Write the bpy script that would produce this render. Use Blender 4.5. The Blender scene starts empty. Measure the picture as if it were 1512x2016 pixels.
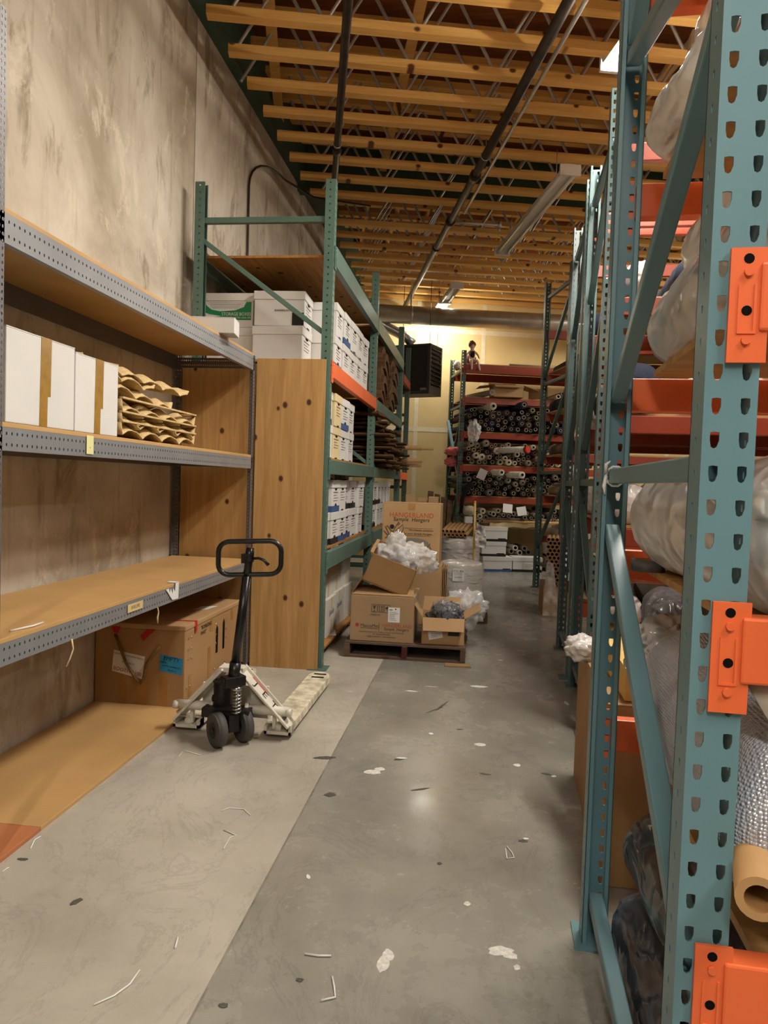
import bpy, bmesh, math, random
from mathutils import Vector, Matrix, noise
PI = math.pi
rnd = random.Random(7)
scene = bpy.context.scene
COL = scene.collection
# ------------------------------------------------------------------ camera
F, CX, CY = 1430.0, 756.0, 1008.0
ROLL, CAMZ, PITCH, YAW = 0.033, 1.42, math.radians(2.3643), math.radians(7.253)
_h = Vector((-math.sin(YAW), math.cos(YAW), 0)); _r = Vector((math.cos(YAW), math.sin(YAW), 0)); _z = Vector((0, 0, 1))
FW = _h*math.cos(PITCH) - _z*math.sin(PITCH)
_u = _h*math.sin(PITCH) + _z*math.cos(PITCH)
CR = _r*math.cos(ROLL) + _u*math.sin(ROLL)
CU = _u*math.cos(ROLL) - _r*math.sin(ROLL)
EYE = Vector((0, 0, CAMZ))
def onz(px, py, z=0.0):
    "point of the photograph on a level plane"
    d = FW*F + CR*(px-CX) - CU*(py-CY)
    return EYE + d*((z-CAMZ)/d.z)
cd = bpy.data.cameras.new('camera'); cam = bpy.data.objects.new('camera', cd); COL.objects.link(cam)
cd.sensor_fit = 'VERTICAL'; cd.sensor_height = 24.0; cd.lens = F/2016*24.0
cd.clip_start = 0.02; cd.clip_end = 100
M3 = Matrix((CR, CU, -FW)).transposed()
cam.matrix_world = Matrix.Translation(EYE) @ M3.to_4x4()
scene.camera = cam
# building grid: joists, pipes, back wall and far racks stand 13 degrees off the aisle
T = math.radians(13.0)
BU = Vector((math.cos(T), math.sin(T), 0)); BV = Vector((-math.sin(T), math.cos(T), 0))
def B(u, v, z=0.0): return BU*u + BV*v + Vector((0, 0, z))
# ------------------------------------------------------------------ materials
def lin(c):
    f = lambda x: x/12.92 if x <= 0.04045 else ((x+0.055)/1.055)**2.4
    if isinstance(c, str):
        c = c.lstrip('#'); c = [int(c[i:i+2], 16)/255 for i in (0, 2, 4)]
    return (f(c[0]), f(c[1]), f(c[2]), 1.0)
class NT:
    rand = False
    def __init__(s, name):
        s.m = bpy.data.materials.new(name); s.m.use_nodes = True; s.t = s.m.node_tree; s.n = s.t.nodes; s.l = s.t.links
        s.p = s.n['Principled BSDF']; s.out = s.n['Material Output']
        s.tc = s.n.new('ShaderNodeTexCoord')
    def link(s, a, b): s.l.new(a, b)
    def map(s, scale=(1, 1, 1), coord='Object', rot=(0, 0, 0)):
        m = s.n.new('ShaderNodeMapping'); m.inputs['Scale'].default_value = scale; m.inputs['Rotation'].default_value = rot
        src = s.tc.outputs[coord]
        if s.rand:
            oi = s.n.new('ShaderNodeObjectInfo'); cb = s.n.new('ShaderNodeCombineXYZ')
            for i, q in enumerate((37.0, 53.0, 71.0)): s.link(s.math('MULTIPLY', oi.outputs['Random'], q), cb.inputs[i])
            ad = s.n.new('ShaderNodeVectorMath'); ad.operation = 'ADD'; s.link(src, ad.inputs[0]); s.link(cb.outputs[0], ad.inputs[1]); src = ad.outputs[0]
        s.link(src, m.inputs[0]); return m.outputs[0]
    def noise(s, vec, scale, detail=4, rough=0.55, dist=0.0):
        n = s.n.new('ShaderNodeTexNoise'); n.inputs['Scale'].default_value = scale; n.inputs['Detail'].default_value = detail
        n.inputs['Roughness'].default_value = rough; n.inputs['Distortion'].default_value = dist
        s.link(vec, n.inputs['Vector']); return n.outputs['Fac']
    def ridge(s, vec, scale):
        n = s.n.new('ShaderNodeTexNoise'); n.noise_type = 'RIDGED_MULTIFRACTAL'; n.inputs['Scale'].default_value = scale; n.inputs['Detail'].default_value = 2.5
        n.inputs['Roughness'].default_value = 0.4; n.inputs['Distortion'].default_value = 0.5; s.link(vec, n.inputs['Vector']); return n.outputs['Fac']
    def voro(s, vec, scale, rand=1.0):
        n = s.n.new('ShaderNodeTexVoronoi'); n.inputs['Scale'].default_value = scale; n.inputs['Randomness'].default_value = rand
        s.link(vec, n.inputs['Vector']); return n.outputs['Distance']
    def ramp(s, fac, stops):
        r = s.n.new('ShaderNodeValToRGB'); e = r.color_ramp.elements
        while len(e) < len(stops): e.new(0.5)
        for el, (p, c) in zip(e, stops):
            el.position = p; el.color = c if len(c) == 4 else (*c, 1)
        s.link(fac, r.inputs[0]); return r.outputs[0]
    def mix(s, fac, a, b):
        m = s.n.new('ShaderNodeMix'); m.data_type = 'RGBA'
        if hasattr(fac, 'is_linked'): s.link(fac, m.inputs[0])
        else: m.inputs[0].default_value = fac
        for k, v in ((6, a), (7, b)):
            if hasattr(v, 'is_linked'): s.link(v, m.inputs[k])
            else: m.inputs[k].default_value = v
        return m.outputs[2]
    def math(s, op, a, b=0.5):
        m = s.n.new('ShaderNodeMath'); m.operation = op
        for k, v in ((0, a), (1, b)):
            if hasattr(v, 'is_linked'): s.link(v, m.inputs[k])
            else: m.inputs[k].default_value = v
        return m.outputs[0]
    def bump(s, h, strength=0.3, dist=0.01):
        b = s.n.new('ShaderNodeBump'); b.inputs['Strength'].default_value = strength; b.inputs['Distance'].default_value = dist
        s.link(h, b.inputs['Height']); s.link(b.outputs[0], s.p.inputs['Normal']); return b.outputs[0]
    def base(s, c):
        if hasattr(c, 'is_linked'): s.link(c, s.p.inputs['Base Color'])
        else: s.p.inputs['Base Color'].default_value = c
    def set(s, rough=0.5, metal=0.0, spec=0.5):
        s.p.inputs['Roughness'].default_value = rough; s.p.inputs['Metallic'].default_value = metal
        s.p.inputs['Specular IOR Level'].default_value = spec
MATS = {}
def simple(name, c, rough=0.5, metal=0.0, spec=0.5, var=0.12, scale=6.0, bump=0.0, bscale=60.0):
    if name in MATS: return MATS[name]
    k = NT(name); col = lin(c)
    if var > 0:
        n = k.noise(k.map(), scale, 5)
        dk = tuple(x*(1-var*1.6) for x in col[:3]) + (1,); lt = tuple(min(1, x*(1+var)) for x in col[:3]) + (1,)
        k.base(k.ramp(n, [(0.3, dk), (0.7, lt)]))
    else: k.base(col)
    k.set(rough, metal, spec)
    if bump > 0: k.bump(k.noise(k.map(), bscale, 4), bump, 0.01)
    MATS[name] = k.m; return k.m
def wood(name, c1, c2, axis='Z', knots=True, rough=0.6, knot='#4a2a14', kscale=3.4, spec=0.3, flat=2):
    k = NT(name); k.rand = True
    sc = {'X': (0.5, 9, 9), 'Y': (9, 0.5, 9), 'Z': (9, 9, 0.5)}[axis]
    n = k.noise(k.map(sc), 2.2, 6, 0.62, 0.6)
    n2 = k.noise(k.map(tuple(q*4 for q in sc)), 3.0, 3, 0.6, 0.2)
    g = k.math('ADD', k.math('MULTIPLY', n, 0.75), k.math('MULTIPLY', n2, 0.25))
    mid = tuple((a+b)/2 for a, b in zip(lin(c1), lin(c2)))
    col = k.ramp(g, [(0.34, lin(c2)), (0.5, mid), (0.64, lin(c1))])
    big = k.noise(k.map(), 1.3, 3)
    col = k.mix(k.ramp(big, [(0.4, (0, 0, 0)), (0.75, (0.35, 0.35, 0.35))]), col, lin(c2))
    if knots:
        ks = {'X': (0.75, 1, 1), 'Y': (1, 0.75, 1), 'Z': (1, 1, 0.75)}[axis]
        vn = k.n.new('ShaderNodeTexVoronoi'); vn.voronoi_dimensions = '2D'; vn.inputs['Scale'].default_value = kscale
        k.link(k.map(ks, 'Object', (PI/2 if flat == 1 else 0, 0, 0)), vn.inputs['Vector']); d = vn.outputs['Distance']
        sr = k.n.new('ShaderNodeSeparateColor'); k.link(vn.outputs['Color'], sr.inputs[0])
        d = k.math('ADD', d, k.math('MULTIPLY', k.math('GREATER_THAN', sr.outputs[0], 0.62), 1.0)); d = k.math('SUBTRACT', d, k.math('MULTIPLY', sr.outputs[1], 0.03))
        col = k.mix(k.ramp(d, [(0.03, (1, 1, 1)), (0.075, (0, 0, 0))]), col, lin(knot))
    k.base(col); k.set(rough, 0, spec); k.bump(g, 0.08, 0.004)
    MATS[name] = k.m; return k.m
# floor slabs
def floor_mat(name, c1, c2, r0, r1, seed):
    k = NT(name); mp = k.map(); 
    n = k.noise(mp, 1.1+seed, 8, 0.62); f = k.noise(k.map((1, 0.5, 1)), 6.0, 7, 0.7, 0.4)
    col = k.ramp(n, [(0.3, lin(c2)), (0.68, lin(c1))])
    dk = tuple(x*0.55 for x in lin(c2)[:3]) + (1,)
    col = k.mix(k.ramp(f, [(0.60, (0, 0, 0)), (0.85, (0.35, 0.35, 0.35))]), col, dk)
    sp = k.noise(mp, 55.0, 3, 0.7)
    col = k.mix(k.ramp(sp, [(0.62, (0, 0, 0)), (0.8, (0.35, 0.35, 0.35))]), col, dk)
    vein = k.noise(k.map((1, 0.6, 1)), 2.3, 9, 0.72, 1.2)
    col = k.mix(k.ramp(vein, [(0.485, (0, 0, 0)), (0.5, (0.3, 0.3, 0.3)), (0.515, (0, 0, 0))]), col, dk)
    k.base(col); k.set(0.4, 0, 0.55)
    rr = k.n.new('ShaderNodeMapRange'); rr.inputs[1].default_value = 0.3; rr.inputs[2].default_value = 0.7
    rr.inputs[3].default_value = r0; rr.inputs[4].default_value = r1
    k.link(k.noise(mp, 3.0, 6, 0.65), rr.inputs[0]); k.link(rr.outputs[0], k.p.inputs['Roughness'])
    k.bump(k.noise(mp, 24.0, 5), 0.06, 0.004)
    return k.m
M_FLOOR_L = floor_mat('pale_concrete_slab', '#bbb3a4', '#938c7e', 0.40, 0.60, 0.0)
M_FLOOR_R = floor_mat('dark_concrete_slab', '#9b978b', '#78756b', 0.15, 0.34, 0.4)
def wall_mat():
    k = NT('tilt_up_concrete'); mp = k.map()
    n = k.noise(mp, 0.8, 7, 0.62, 0.4); col = k.ramp(n, [(0.34, lin('#9f927f')), (0.5, lin('#bfb4a3')), (0.64, lin('#d4ccbd'))])
    s = k.noise(k.map((1, 2.4, 0.8)), 1.7, 10, 0.7, 0.6)
    col = k.mix(k.ramp(s, [(0.53, (0, 0, 0)), (0.64, (0.8, 0.8, 0.8))]), col, lin('#8a7b66'))
    w = k.noise(k.map((1, 1.3, 0.8)), 2.6, 10, 0.76, 0.4)
    col = k.mix(k.ramp(w, [(0.55, (0, 0, 0)), (0.63, (0.75, 0.75, 0.75))]), col, lin('#d2c8b4'))
    st = k.noise(k.map((1, 7, 0.6)), 1.6, 6, 0.6)
    col = k.mix(k.ramp(st, [(0.56, (0, 0, 0)), (0.72, (0.5, 0.5, 0.5))]), col, lin('#97876f'))
    k.base(col); k.set(0.85, 0, 0.25); k.bump(k.noise(mp, 14.0, 8, 0.6), 0.25, 0.01)
    return k.m
M_WALL = wall_mat()
M_WALLD = simple('low_bounce_wall', '#6b6354', 0.9, 0, 0.2, 0.1, 1.5)  # unseen rear and right walls, tone darkened to cut bounced light
M_DRY = simple('bare_drywall', '#d2bb86', 0.8, 0, 0.2, 0.06, 1.2)
M_TAPE = simple('joint_compound', '#d9cfb0', 0.85, 0, 0.2, 0.06, 9.0)
M_PLY = wood('knotty_plywood', '#c49c64', '#a27a47', 'Z', kscale=4.4, flat=1)
M_PLYX = wood('plywood_deck', '#b98549', '#8d5f30', 'X', True, 0.65)
M_PLYB = wood('rack_plywood', '#c79d66', '#a67c48', 'X', False, 0.6)
M_EDGE = simple('plywood_edge', '#c9a671', 0.7, 0, 0.2, 0.2, 40)
M_HARD = simple('hardboard', '#bd9661', 0.55, 0, 0.35, 0.08, 2.2)
M_HARDR = simple('reddish_hardboard', '#b4724a', 0.6, 0, 0.3, 0.08, 2.2)
M_JOIST = wood('joist_lumber', '#e6bb72', '#cd9a50', 'X', True, 0.65, '#5c3518', 3.6, flat=1)
M_ROOF = wood('roof_plywood', '#8a5228', '#6d3d1c', 'X', False, 0.8)
M_GREY = simple('grey_shelf_steel', '#8d8e90', 0.42, 0.35, 0.5, 0.06, 5)
M_DGREY = simple('dark_slotted_steel', '#6e6d70', 0.45, 0.4, 0.5, 0.06, 5)
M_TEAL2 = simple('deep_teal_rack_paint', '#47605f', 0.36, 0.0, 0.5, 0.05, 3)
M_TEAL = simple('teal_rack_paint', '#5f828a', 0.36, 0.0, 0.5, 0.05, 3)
M_GREEN = simple('green_rack_paint', '#516c60', 0.4, 0.0, 0.5, 0.08, 4)
M_DGREEN = simple('dark_green_rack_paint', '#3f574d', 0.42, 0.0, 0.5, 0.1, 4)
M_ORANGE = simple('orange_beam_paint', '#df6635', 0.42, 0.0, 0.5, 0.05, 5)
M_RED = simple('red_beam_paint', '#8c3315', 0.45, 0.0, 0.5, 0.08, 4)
M_GALV = simple('galvanised_steel', '#c6c5c0', 0.4, 0.6, 0.5, 0.1, 8)
M_DUCT = simple('duct_steel', '#b3afa5', 0.36, 0.65, 0.5, 0.1, 6)
M_FOILDUCT = simple('foil_duct', '#c9c9c6', 0.25, 0.9, 0.5, 0.1, 30, 0.4, 40)
M_PIPE = simple('black_iron_pipe', '#3a322b', 0.42, 0.55, 0.5, 0.25, 8)
M_GIRD = simple('green_girder_paint', '#3f584c', 0.6, 0, 0.4, 0.1, 3)
M_BLACK = simple('black_paint', '#141414', 0.3, 0.0, 0.5, 0.1, 6)
M_GREASE = simple('greasy_black_steel', '#1e1c1b', 0.4, 0.3, 0.5, 0.3, 20, 0.2, 40)
M_RUBBER = simple('grey_rubber', '#4a4745', 0.65, 0, 0.4, 0.12, 9)
M_JACK = simple('off_white_jack_paint', '#d8d2c2', 0.45, 0.0, 0.5, 0.12, 12)
M_FORK = simple('worn_fork_paint', '#d3cab0', 0.55, 0.0, 0.4, 0.3, 16)
M_CHROME = simple('spring_steel', '#b9b7b0', 0.25, 0.9, 0.5, 0.05, 5)
M_HOLE = simple('dark_hole', '#0b0a09', 0.9, 0, 0.1, 0)
M_WBOX = simple('white_board', '#d2cfca', 0.65, 0, 0.3, 0.03, 3)
M_WBOX2 = simple('white_corrugated', '#cfcac0', 0.7, 0, 0.3, 0.04, 3)
M_CREAM = simple('cream_board', '#d8c394', 0.65, 0, 0.3, 0.04, 3)
M_NAVY = simple('navy_print', '#3a5483', 0.6, 0, 0.3, 0.05, 8)
M_BLKPR = simple('black_print', '#1c1b1c', 0.6, 0, 0.3, 0.05, 8)
M_GREYPR = simple('grey_print', '#77736d', 0.7, 0, 0.2, 0)
M_GREENPR = simple('green_print', '#1f7d4b', 0.55, 0, 0.3, 0.03, 5)
M_CARD = simple('brown_cardboard', '#ad8b62', 0.7, 0, 0.25, 0.05, 3)
M_CARD2 = simple('tan_cardboard', '#a37f56', 0.7, 0, 0.25, 0.05, 3)
M_CARDIN = simple('cardboard_inside', '#8d673c', 0.75, 0, 0.2, 0.05, 3)
M_TAPEB = simple('brown_tape', '#9a7536', 0.25, 0, 0.5, 0.12, 22)
M_TAPEK = simple('kraft_tape', '#a2763f', 0.4, 0, 0.4, 0.08, 9)
M_REDT = simple('red_tape', '#b5202a', 0.4, 0, 0.4, 0.08, 9)
M_BLUEL = simple('blue_label', '#2f8db8', 0.55, 0, 0.3, 0.04, 9)
M_PAPER = simple('white_paper', '#dddbd6', 0.7, 0, 0.2, 0.02, 9)
M_YNOTE = simple('yellow_note', '#d9d59a', 0.7, 0, 0.2, 0.02, 9)
M_BUFF = simple('buff_label', '#d0b87c', 0.7, 0, 0.2, 0.02, 9)
M_ORTXT = simple('orange_print', '#b2562c', 0.7, 0, 0.2, 0)
M_REDTXT = simple('red_print', '#b23a28', 0.7, 0, 0.2, 0)
M_PULP = simple('moulded_pulp', '#c9ad7c', 0.9, 0, 0.15, 0.12, 30, 0.5, 60)
M_ROPE = simple('hemp_rope', '#7d6238', 0.85, 0, 0.2, 0.3, 60)
M_PALLET = wood('weathered_pallet_wood', '#6f5a45', '#4a3b2d', 'X', True, 0.8)
M_PALLETL = wood('pale_pallet_wood', '#a88b64', '#86694a', 'X', True, 0.8)
M_HEAT = simple('heater_enamel', '#1d1c19', 0.5, 0.1, 0.4, 0.05, 5)
M_HEATL = simple('heater_trim', '#3c3933', 0.45, 0.2, 0.4, 0.05, 5)
M_LAMPW = simple('lamp_housing', '#d9d6cc', 0.45, 0, 0.5, 0.02, 5)
M_TUBEOFF = simple('unlit_tube', '#cfcbbd', 0.25, 0, 0.5, 0.0)
M_BARK = wood('rough_brown_board', '#70502f', '#3d2816', 'X', False, 0.8)
M_TUBE = simple('cardboard_tube', '#b08a5c', 0.7, 0, 0.25, 0.06, 9)
M_CORE = simple('pale_core', '#a8987c', 0.75, 0, 0.2, 0.08, 9)
M_FOAMB = simple('grey_board', '#b7aea0', 0.6, 0, 0.3, 0.06, 5)
def emit(name, c, s):
    k = NT(name); e = k.n.new('ShaderNodeEmission'); e.inputs[0].default_value = lin(c); e.inputs[1].default_value = s
    k.link(e.outputs[0], k.out.inputs[0]); return k.m
M_LIT = emit('lit_tube', '#fff3df', 112.0)
def film(name, c, opac, rough=0.15, wr=0.5, scale=14.0, stretch=(1, 1, 1)):
    k = NT(name); k.base(lin(c)); k.set(rough, 0, 0.7)
    n = k.noise(k.map(stretch), scale, 6, 0.6, 0.8)
    k.bump(k.ridge(k.map(stretch), scale*0.7), wr, 0.015)
    tr = k.n.new('ShaderNodeBsdfTransparent'); tr.inputs[0].default_value = (0.96, 0.96, 0.95, 1)
    lw = k.n.new('ShaderNodeLayerWeight'); lw.inputs[0].default_value = 0.35
    f = k.math('ADD', k.math('MULTIPLY', lw.outputs['Facing'], 0.45), k.math('MULTIPLY', k.ramp(n, [(0.35, (0.5, 0.5, 0.5)), (0.7, (1, 1, 1))]), opac))
    mx = k.n.new('ShaderNodeMixShader'); k.link(f, mx.inputs[0]); k.link(tr.outputs[0], mx.inputs[1]); k.link(k.p.outputs[0], mx.inputs[2])
    k.link(mx.outputs[0], k.out.inputs[0]); MATS[name] = k.m; return k.m
M_FILM = film('clear_film', '#dedbd6', 0.07)
M_FILM3 = film('thick_film', '#d3cfca', 0.6, 0.15, 0.9, 9.0)
M_FILM2 = film('milky_film', '#efedea', 0.42, 0.1, 1.0, 14.0)
M_FILMG = film('grey_film', '#a8a6a4', 0.35, 0.12, 0.9, 16.0)
def plastic(name, c1, c2, rough=0.22, wr=0.7, scale=6.0, stretch=(1, 1, 1), spec=0.6):
    k = NT(name); mp = k.map(stretch); n = k.noise(mp, scale*0.5, 4, 0.55, 0.4)
    k.base(k.ramp(n, [(0.3, lin(c2)), (0.65, lin(c1))])); k.set(rough, 0, spec); k.bump(k.ridge(mp, scale*1.5), min(1, wr*1.2), 0.045); MATS[name] = k.m; return k.m
M_WPL = plastic('white_plastic_wrap', '#e6e3df', '#cbc5be', 0.22, 0.8, 6.0, (1.6, 0.7, 1.6))
M_WPL2 = plastic('pale_plastic_wrap', '#dcd8d4', '#b8b0a8', 0.2, 0.9, 7.0, (1.5, 0.6, 1.5))
M_BPL = plastic('black_plastic_wrap', '#5a5e68', '#2c2e34', 0.2, 1.0, 7.0, (2.6, 0.7, 1.2), 0.8)
M_DRUM = plastic('stretch_wrap_over_white', '#e4e0da', '#c4bfb7', 0.2, 0.5, 5.0, (1, 1, 2.5))
def bubble():
    k = NT('bubble_foam_wrap'); d = k.voro(k.map(), 165.0, 0.3); n = k.noise(k.map((1, 1, 1)), 4.0, 5, 0.6, 0.8)
    k.base(k.ramp(n, [(0.3, lin('#b4b4be')), (0.65, lin('#d6d7df'))])); k.set(0.26, 0.25, 0.7)
    k.bump(k.math('ADD', k.math('MULTIPLY', d, -1.2), k.math('MULTIPLY', n, 2.0)), 0.6, 0.008)
    MATS['bubble'] = k.m; return k.m
M_BUB = bubble()
FABRICS = [simple('fabric_%s' % n, c, 0.85, 0, 0.2, 0.1, 20) for n, c in
           (('charcoal', '#2d2a2a'), ('brown', '#4a3a2e'), ('taupe', '#7d705f'), ('cream', '#b3a68c'), ('black', '#1a1819'), ('grey', '#5c5853'),
            ('olive', '#4f4a37'), ('maroon', '#4e2526'), ('white', '#c8c2b4'), ('navy', '#262b3a'))]
M_PINK = simple('pink_cloth', '#c96a62', 0.8, 0, 0.2, 0.08, 20)
M_SKIN = simple('doll_skin', '#d3b19c', 0.6, 0, 0.3, 0.05, 10)
M_HAIR = simple('doll_hair', '#6e4231', 0.8, 0, 0.2, 0.3, 40)
M_DARKRED = simple('dark_red_cloth', '#5d1f1f', 0.85, 0, 0.2, 0.1, 20)
M_YTAPE = simple('yellow_board', '#d8b56a', 0.6, 0, 0.3, 0.05, 4)
M_FLAKE = simple('paint_flake', '#d3cfc5', 0.7, 0, 0.2, 0.2, 60)
M_JOINT = simple('joint_filler', '#7d776b', 0.8, 0, 0.2, 0.3, 9)
M_STAIN = simple('floor_scuff', '#55524a', 0.6, 0, 0.2, 0.2, 60)
# ------------------------------------------------------------------ mesh helpers
MW = {}
class MB:
    def __init__(s): s.bm = bmesh.new()
    def face(s, pts, mi=0):
        f = s.bm.faces.new([s.bm.verts.new(p) for p in pts]); f.material_index = mi; return f
    def box(s, c, d, rot=None, mi=0):
        R = rot if rot is not None else Matrix.Identity(3)
        if isinstance(R, (int, float)): R = Matrix.Rotation(R, 3, 'Z')
        c = Vector(c); vs = []
        for sx in (-.5, .5):
            for sy in (-.5, .5):
                for sz in (-.5, .5): vs.append(s.bm.verts.new(c + R @ Vector((sx*d[0], sy*d[1], sz*d[2]))))
        for q in ((0, 1, 3, 2), (4, 6, 7, 5), (0, 4, 5, 1), (2, 3, 7, 6), (0, 2, 6, 4), (1, 5, 7, 3)):
            f = s.bm.faces.new([vs[i] for i in q]); f.material_index = mi
        return s
    def b2(s, lo, hi, mi=0):
        return s.box([(a+b)/2 for a, b in zip(lo, hi)], [b-a for a, b in zip(lo, hi)], None, mi)
    def bar(s, p0, p1, w, t, up=(0, 0, 1), mi=0):
        "rectangular bar from p0 to p1, t along up, w across"
        p0, p1 = Vector(p0), Vector(p1); d = p1-p0; L = d.length; x = d/L; up = Vector(up)
        y = up.cross(x); y.normalize(); z = x.cross(y)
        return s.box((p0+p1)/2, (L, w, t), Matrix((x, y, z)).transposed(), mi)
    def cyl(s, p0, p1, r, n=12, r2=None, caps=True, mi=0, smooth=True):
        p0, p1 = Vector(p0), Vector(p1); r2 = r if r2 is None else r2
        d = (p1-p0).normalized(); a = d.orthogonal().normalized(); b = d.cross(a)
        A = [s.bm.verts.new(p0 + (a*math.cos(2*PI*i/n)+b*math.sin(2*PI*i/n))*r) for i in range(n)]
        Bv = [s.bm.verts.new(p1 + (a*math.cos(2*PI*i/n)+b*math.sin(2*PI*i/n))*r2) for i in range(n)]
        for i in range(n):
            f = s.bm.faces.new((A[i], A[(i+1) % n], Bv[(i+1) % n], Bv[i])); f.smooth = smooth; f.material_index = mi
        if caps:
            s.bm.faces.new(A[::-1]).material_index = mi; s.bm.faces.new(Bv).material_index = mi
        return s
    def pipe(s, p0, p1, ro, ri, n=14, mi=0, mi_in=None):
        "open tube with wall thickness"
        p0, p1 = Vector(p0), Vector(p1); d = (p1-p0).normalized(); a = d.orthogonal().normalized(); b = d.cross(a)
        ring = lambda p, r: [s.bm.verts.new(p + (a*math.cos(2*PI*i/n)+b*math.sin(2*PI*i/n))*r) for i in range(n)]
        A, Bo, C, D = ring(p0, ro), ring(p1, ro), ring(p0, ri), ring(p1, ri)
        for i in range(n):
            j = (i+1) % n
            for q, m_, sm in (((A[i], A[j], Bo[j], Bo[i]), mi, True), ((C[j], C[i], D[i], D[j]), mi if mi_in is None else mi_in, True),
                              ((A[j], A[i], C[i], C[j]), mi, False), ((Bo[i], Bo[j], D[j], D[i]), mi, False)):
                f = s.bm.faces.new(q); f.material_index = m_; f.smooth = sm
        return s
    def tube(s, pts, r, n=8, closed=False, mi=0):
        pts = [Vector(p) for p in pts]; N = len(pts); rings = []; prev = None
        for i, p in enumerate(pts):
            t = (pts[(i+1) % N]-pts[i-1]) if closed else (pts[min(i+1, N-1)]-pts[max(i-1, 0)])
            t.normalize()
            a = t.orthogonal().normalized() if prev is None else (prev - t*prev.dot(t)).normalized()
            prev = a; b = t.cross(a)
            rr = r[i] if isinstance(r, (list, tuple)) else r
            rings.append([s.bm.verts.new(p + (a*math.cos(2*PI*k/n)+b*math.sin(2*PI*k/n))*rr) for k in range(n)])
        for i in range(N if closed else N-1):
            A, Bv = rings[i], rings[(i+1) % N]
            off = 0
            if closed and i == N-1:
                off = min(range(n), key=lambda o: (A[0].co-Bv[o].co).length)
            for k in range(n):
                f = s.bm.faces.new((A[k], A[(k+1) % n], Bv[(k+1+off) % n], Bv[(k+off) % n])); f.smooth = True; f.material_index = mi
        if not closed:
            s.bm.faces.new(rings[0][::-1]).material_index = mi; s.bm.faces.new(rings[-1]).material_index = mi
        return s
    def prism(s, pts, M, t, mi=0):
        "polygon in the XY plane of matrix M, thickness t along +Z"
        A = [s.bm.verts.new(M @ Vector((x, y, 0))) for x, y in pts]; Bv = [s.bm.verts.new(M @ Vector((x, y, t))) for x, y in pts]
        n = len(pts)
        s.bm.faces.new(A[::-1]).material_index = mi; s.bm.faces.new(Bv).material_index = mi
        for i in range(n): s.bm.faces.new((A[i], A[(i+1) % n], Bv[(i+1) % n], Bv[i])).material_index = mi
        return s
    def perf(s, M, W, L, cols, pitch, hole, t=0.003, zoff=0.0, mi=0):
        """perforated plate: XZ plane of M (x -W/2..W/2, z 0..L), thickness t along +y; hole = 8 points from right-mid counter-clockwise"""
        xs = [-W/2] + [(cols[i]+cols[i+1])/2 for i in range(len(cols)-1)] + [W/2]
        nrow = max(1, int(L/pitch)); ph = L/nrow
        V = lambda x, y, z: s.bm.verts.new(M @ Vector((x, y, z)))
        for r in range(nrow):
            z0, z1 = r*ph, (r+1)*ph; zc = (z0+z1)/2
            for c, cx in enumerate(cols):
                x0, x1 = xs[c], xs[c+1]
                out = [(x1, zc), (x1, z1), (cx, z1), (x0, z1), (x0, zc), (x0, z0), (cx, z0), (x1, z0)]
                hp = [(cx+a, zc+b) for a, b in hole]
                fo = [V(x, 0, z) for x, z in out]; fh = [V(x, 0, z) for x, z in hp]
                bo = [V(x, t, z) for x, z in out]; bh = [V(x, t, z) for x, z in hp]
                for i in range(8):
                    j = (i+1) % 8
                    s.bm.faces.new((fo[i], fo[j], fh[j], fh[i])); s.bm.faces.new((bo[j], bo[i], bh[i], bh[j]))
                    s.bm.faces.new((fh[i], fh[j], bh[j], bh[i]))
                for i, on in ((0, c == len(cols)-1), (7, c == len(cols)-1), (3, c == 0), (4, c == 0)):
                    if on: j = (i+1) % 8; s.bm.faces.new((fo[j], fo[i], bo[i], bo[j]))
        for z in (0, L):
            a = [V(-W/2, 0, z), V(W/2, 0, z), V(W/2, t, z), V(-W/2, t, z)]; s.bm.faces.new(a if z else a[::-1])
        return s
    def build(s, name, mat, parent=None, world=False, bevel=0.0, smooth=False, subsurf=0, solid=0.0):
        bm = s.bm
        if world and parent is not None: bm.transform(MW[parent.name].inverted())
        off = None
        if parent is None:
            lo = [min(v.co[i] for v in bm.verts) for i in range(3)]; hi = [max(v.co[i] for v in bm.verts) for i in range(3)]
            off = Vector(((lo[0]+hi[0])/2, (lo[1]+hi[1])/2, lo[2])); bm.transform(Matrix.Translation(-off))
        bmesh.ops.recalc_face_normals(bm, faces=bm.faces)
        if smooth:
            for f in bm.faces: f.smooth = True
        me = bpy.data.meshes.new(name); bm.to_mesh(me); bm.free()
        for m in (mat if isinstance(mat, (list, tuple)) else [mat]): me.materials.append(m)
        o = bpy.data.objects.new(name, me); COL.objects.link(o)
        if off is not None: o.location = off; MW[o.name] = Matrix.Translation(off)
        else:
            o.parent = parent
            if parent.name in MW: MW[o.name] = MW[parent.name].copy()
        if solid:
            md = o.modifiers.new('solid', 'SOLIDIFY'); md.thickness = solid; md.offset = 0
        if bevel:
            md = o.modifiers.new('bevel', 'BEVEL'); md.width = bevel; md.segments = 2; md.limit_method = 'ANGLE'; md.angle_limit = math.radians(40)
        if subsurf:
            md = o.modifiers.new('sub', 'SUBSURF'); md.levels = subsurf; md.render_levels = subsurf
        return o
def tag(o, label=None, cat=None, group=None, kind=None):
    if label: o['label'] = label
    if cat: o['category'] = cat
    if group: o['group'] = group
    if kind: o['kind'] = kind
    return o
def thing(name, label, cat, loc=(0, 0, 0), rz=0.0, group=None, kind=None, M=None):
    o = bpy.data.objects.new(name, None); COL.objects.link(o); o.empty_display_size = 0.1
    if M is not None: o.matrix_world = M; MW[o.name] = M.copy()
    else:
        o.location = loc; o.rotation_euler = (0, 0, rz)
        MW[o.name] = Matrix.Translation(loc) @ Matrix.Rotation(rz, 4, 'Z')
    return tag(o, label, cat, group, kind)
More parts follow.
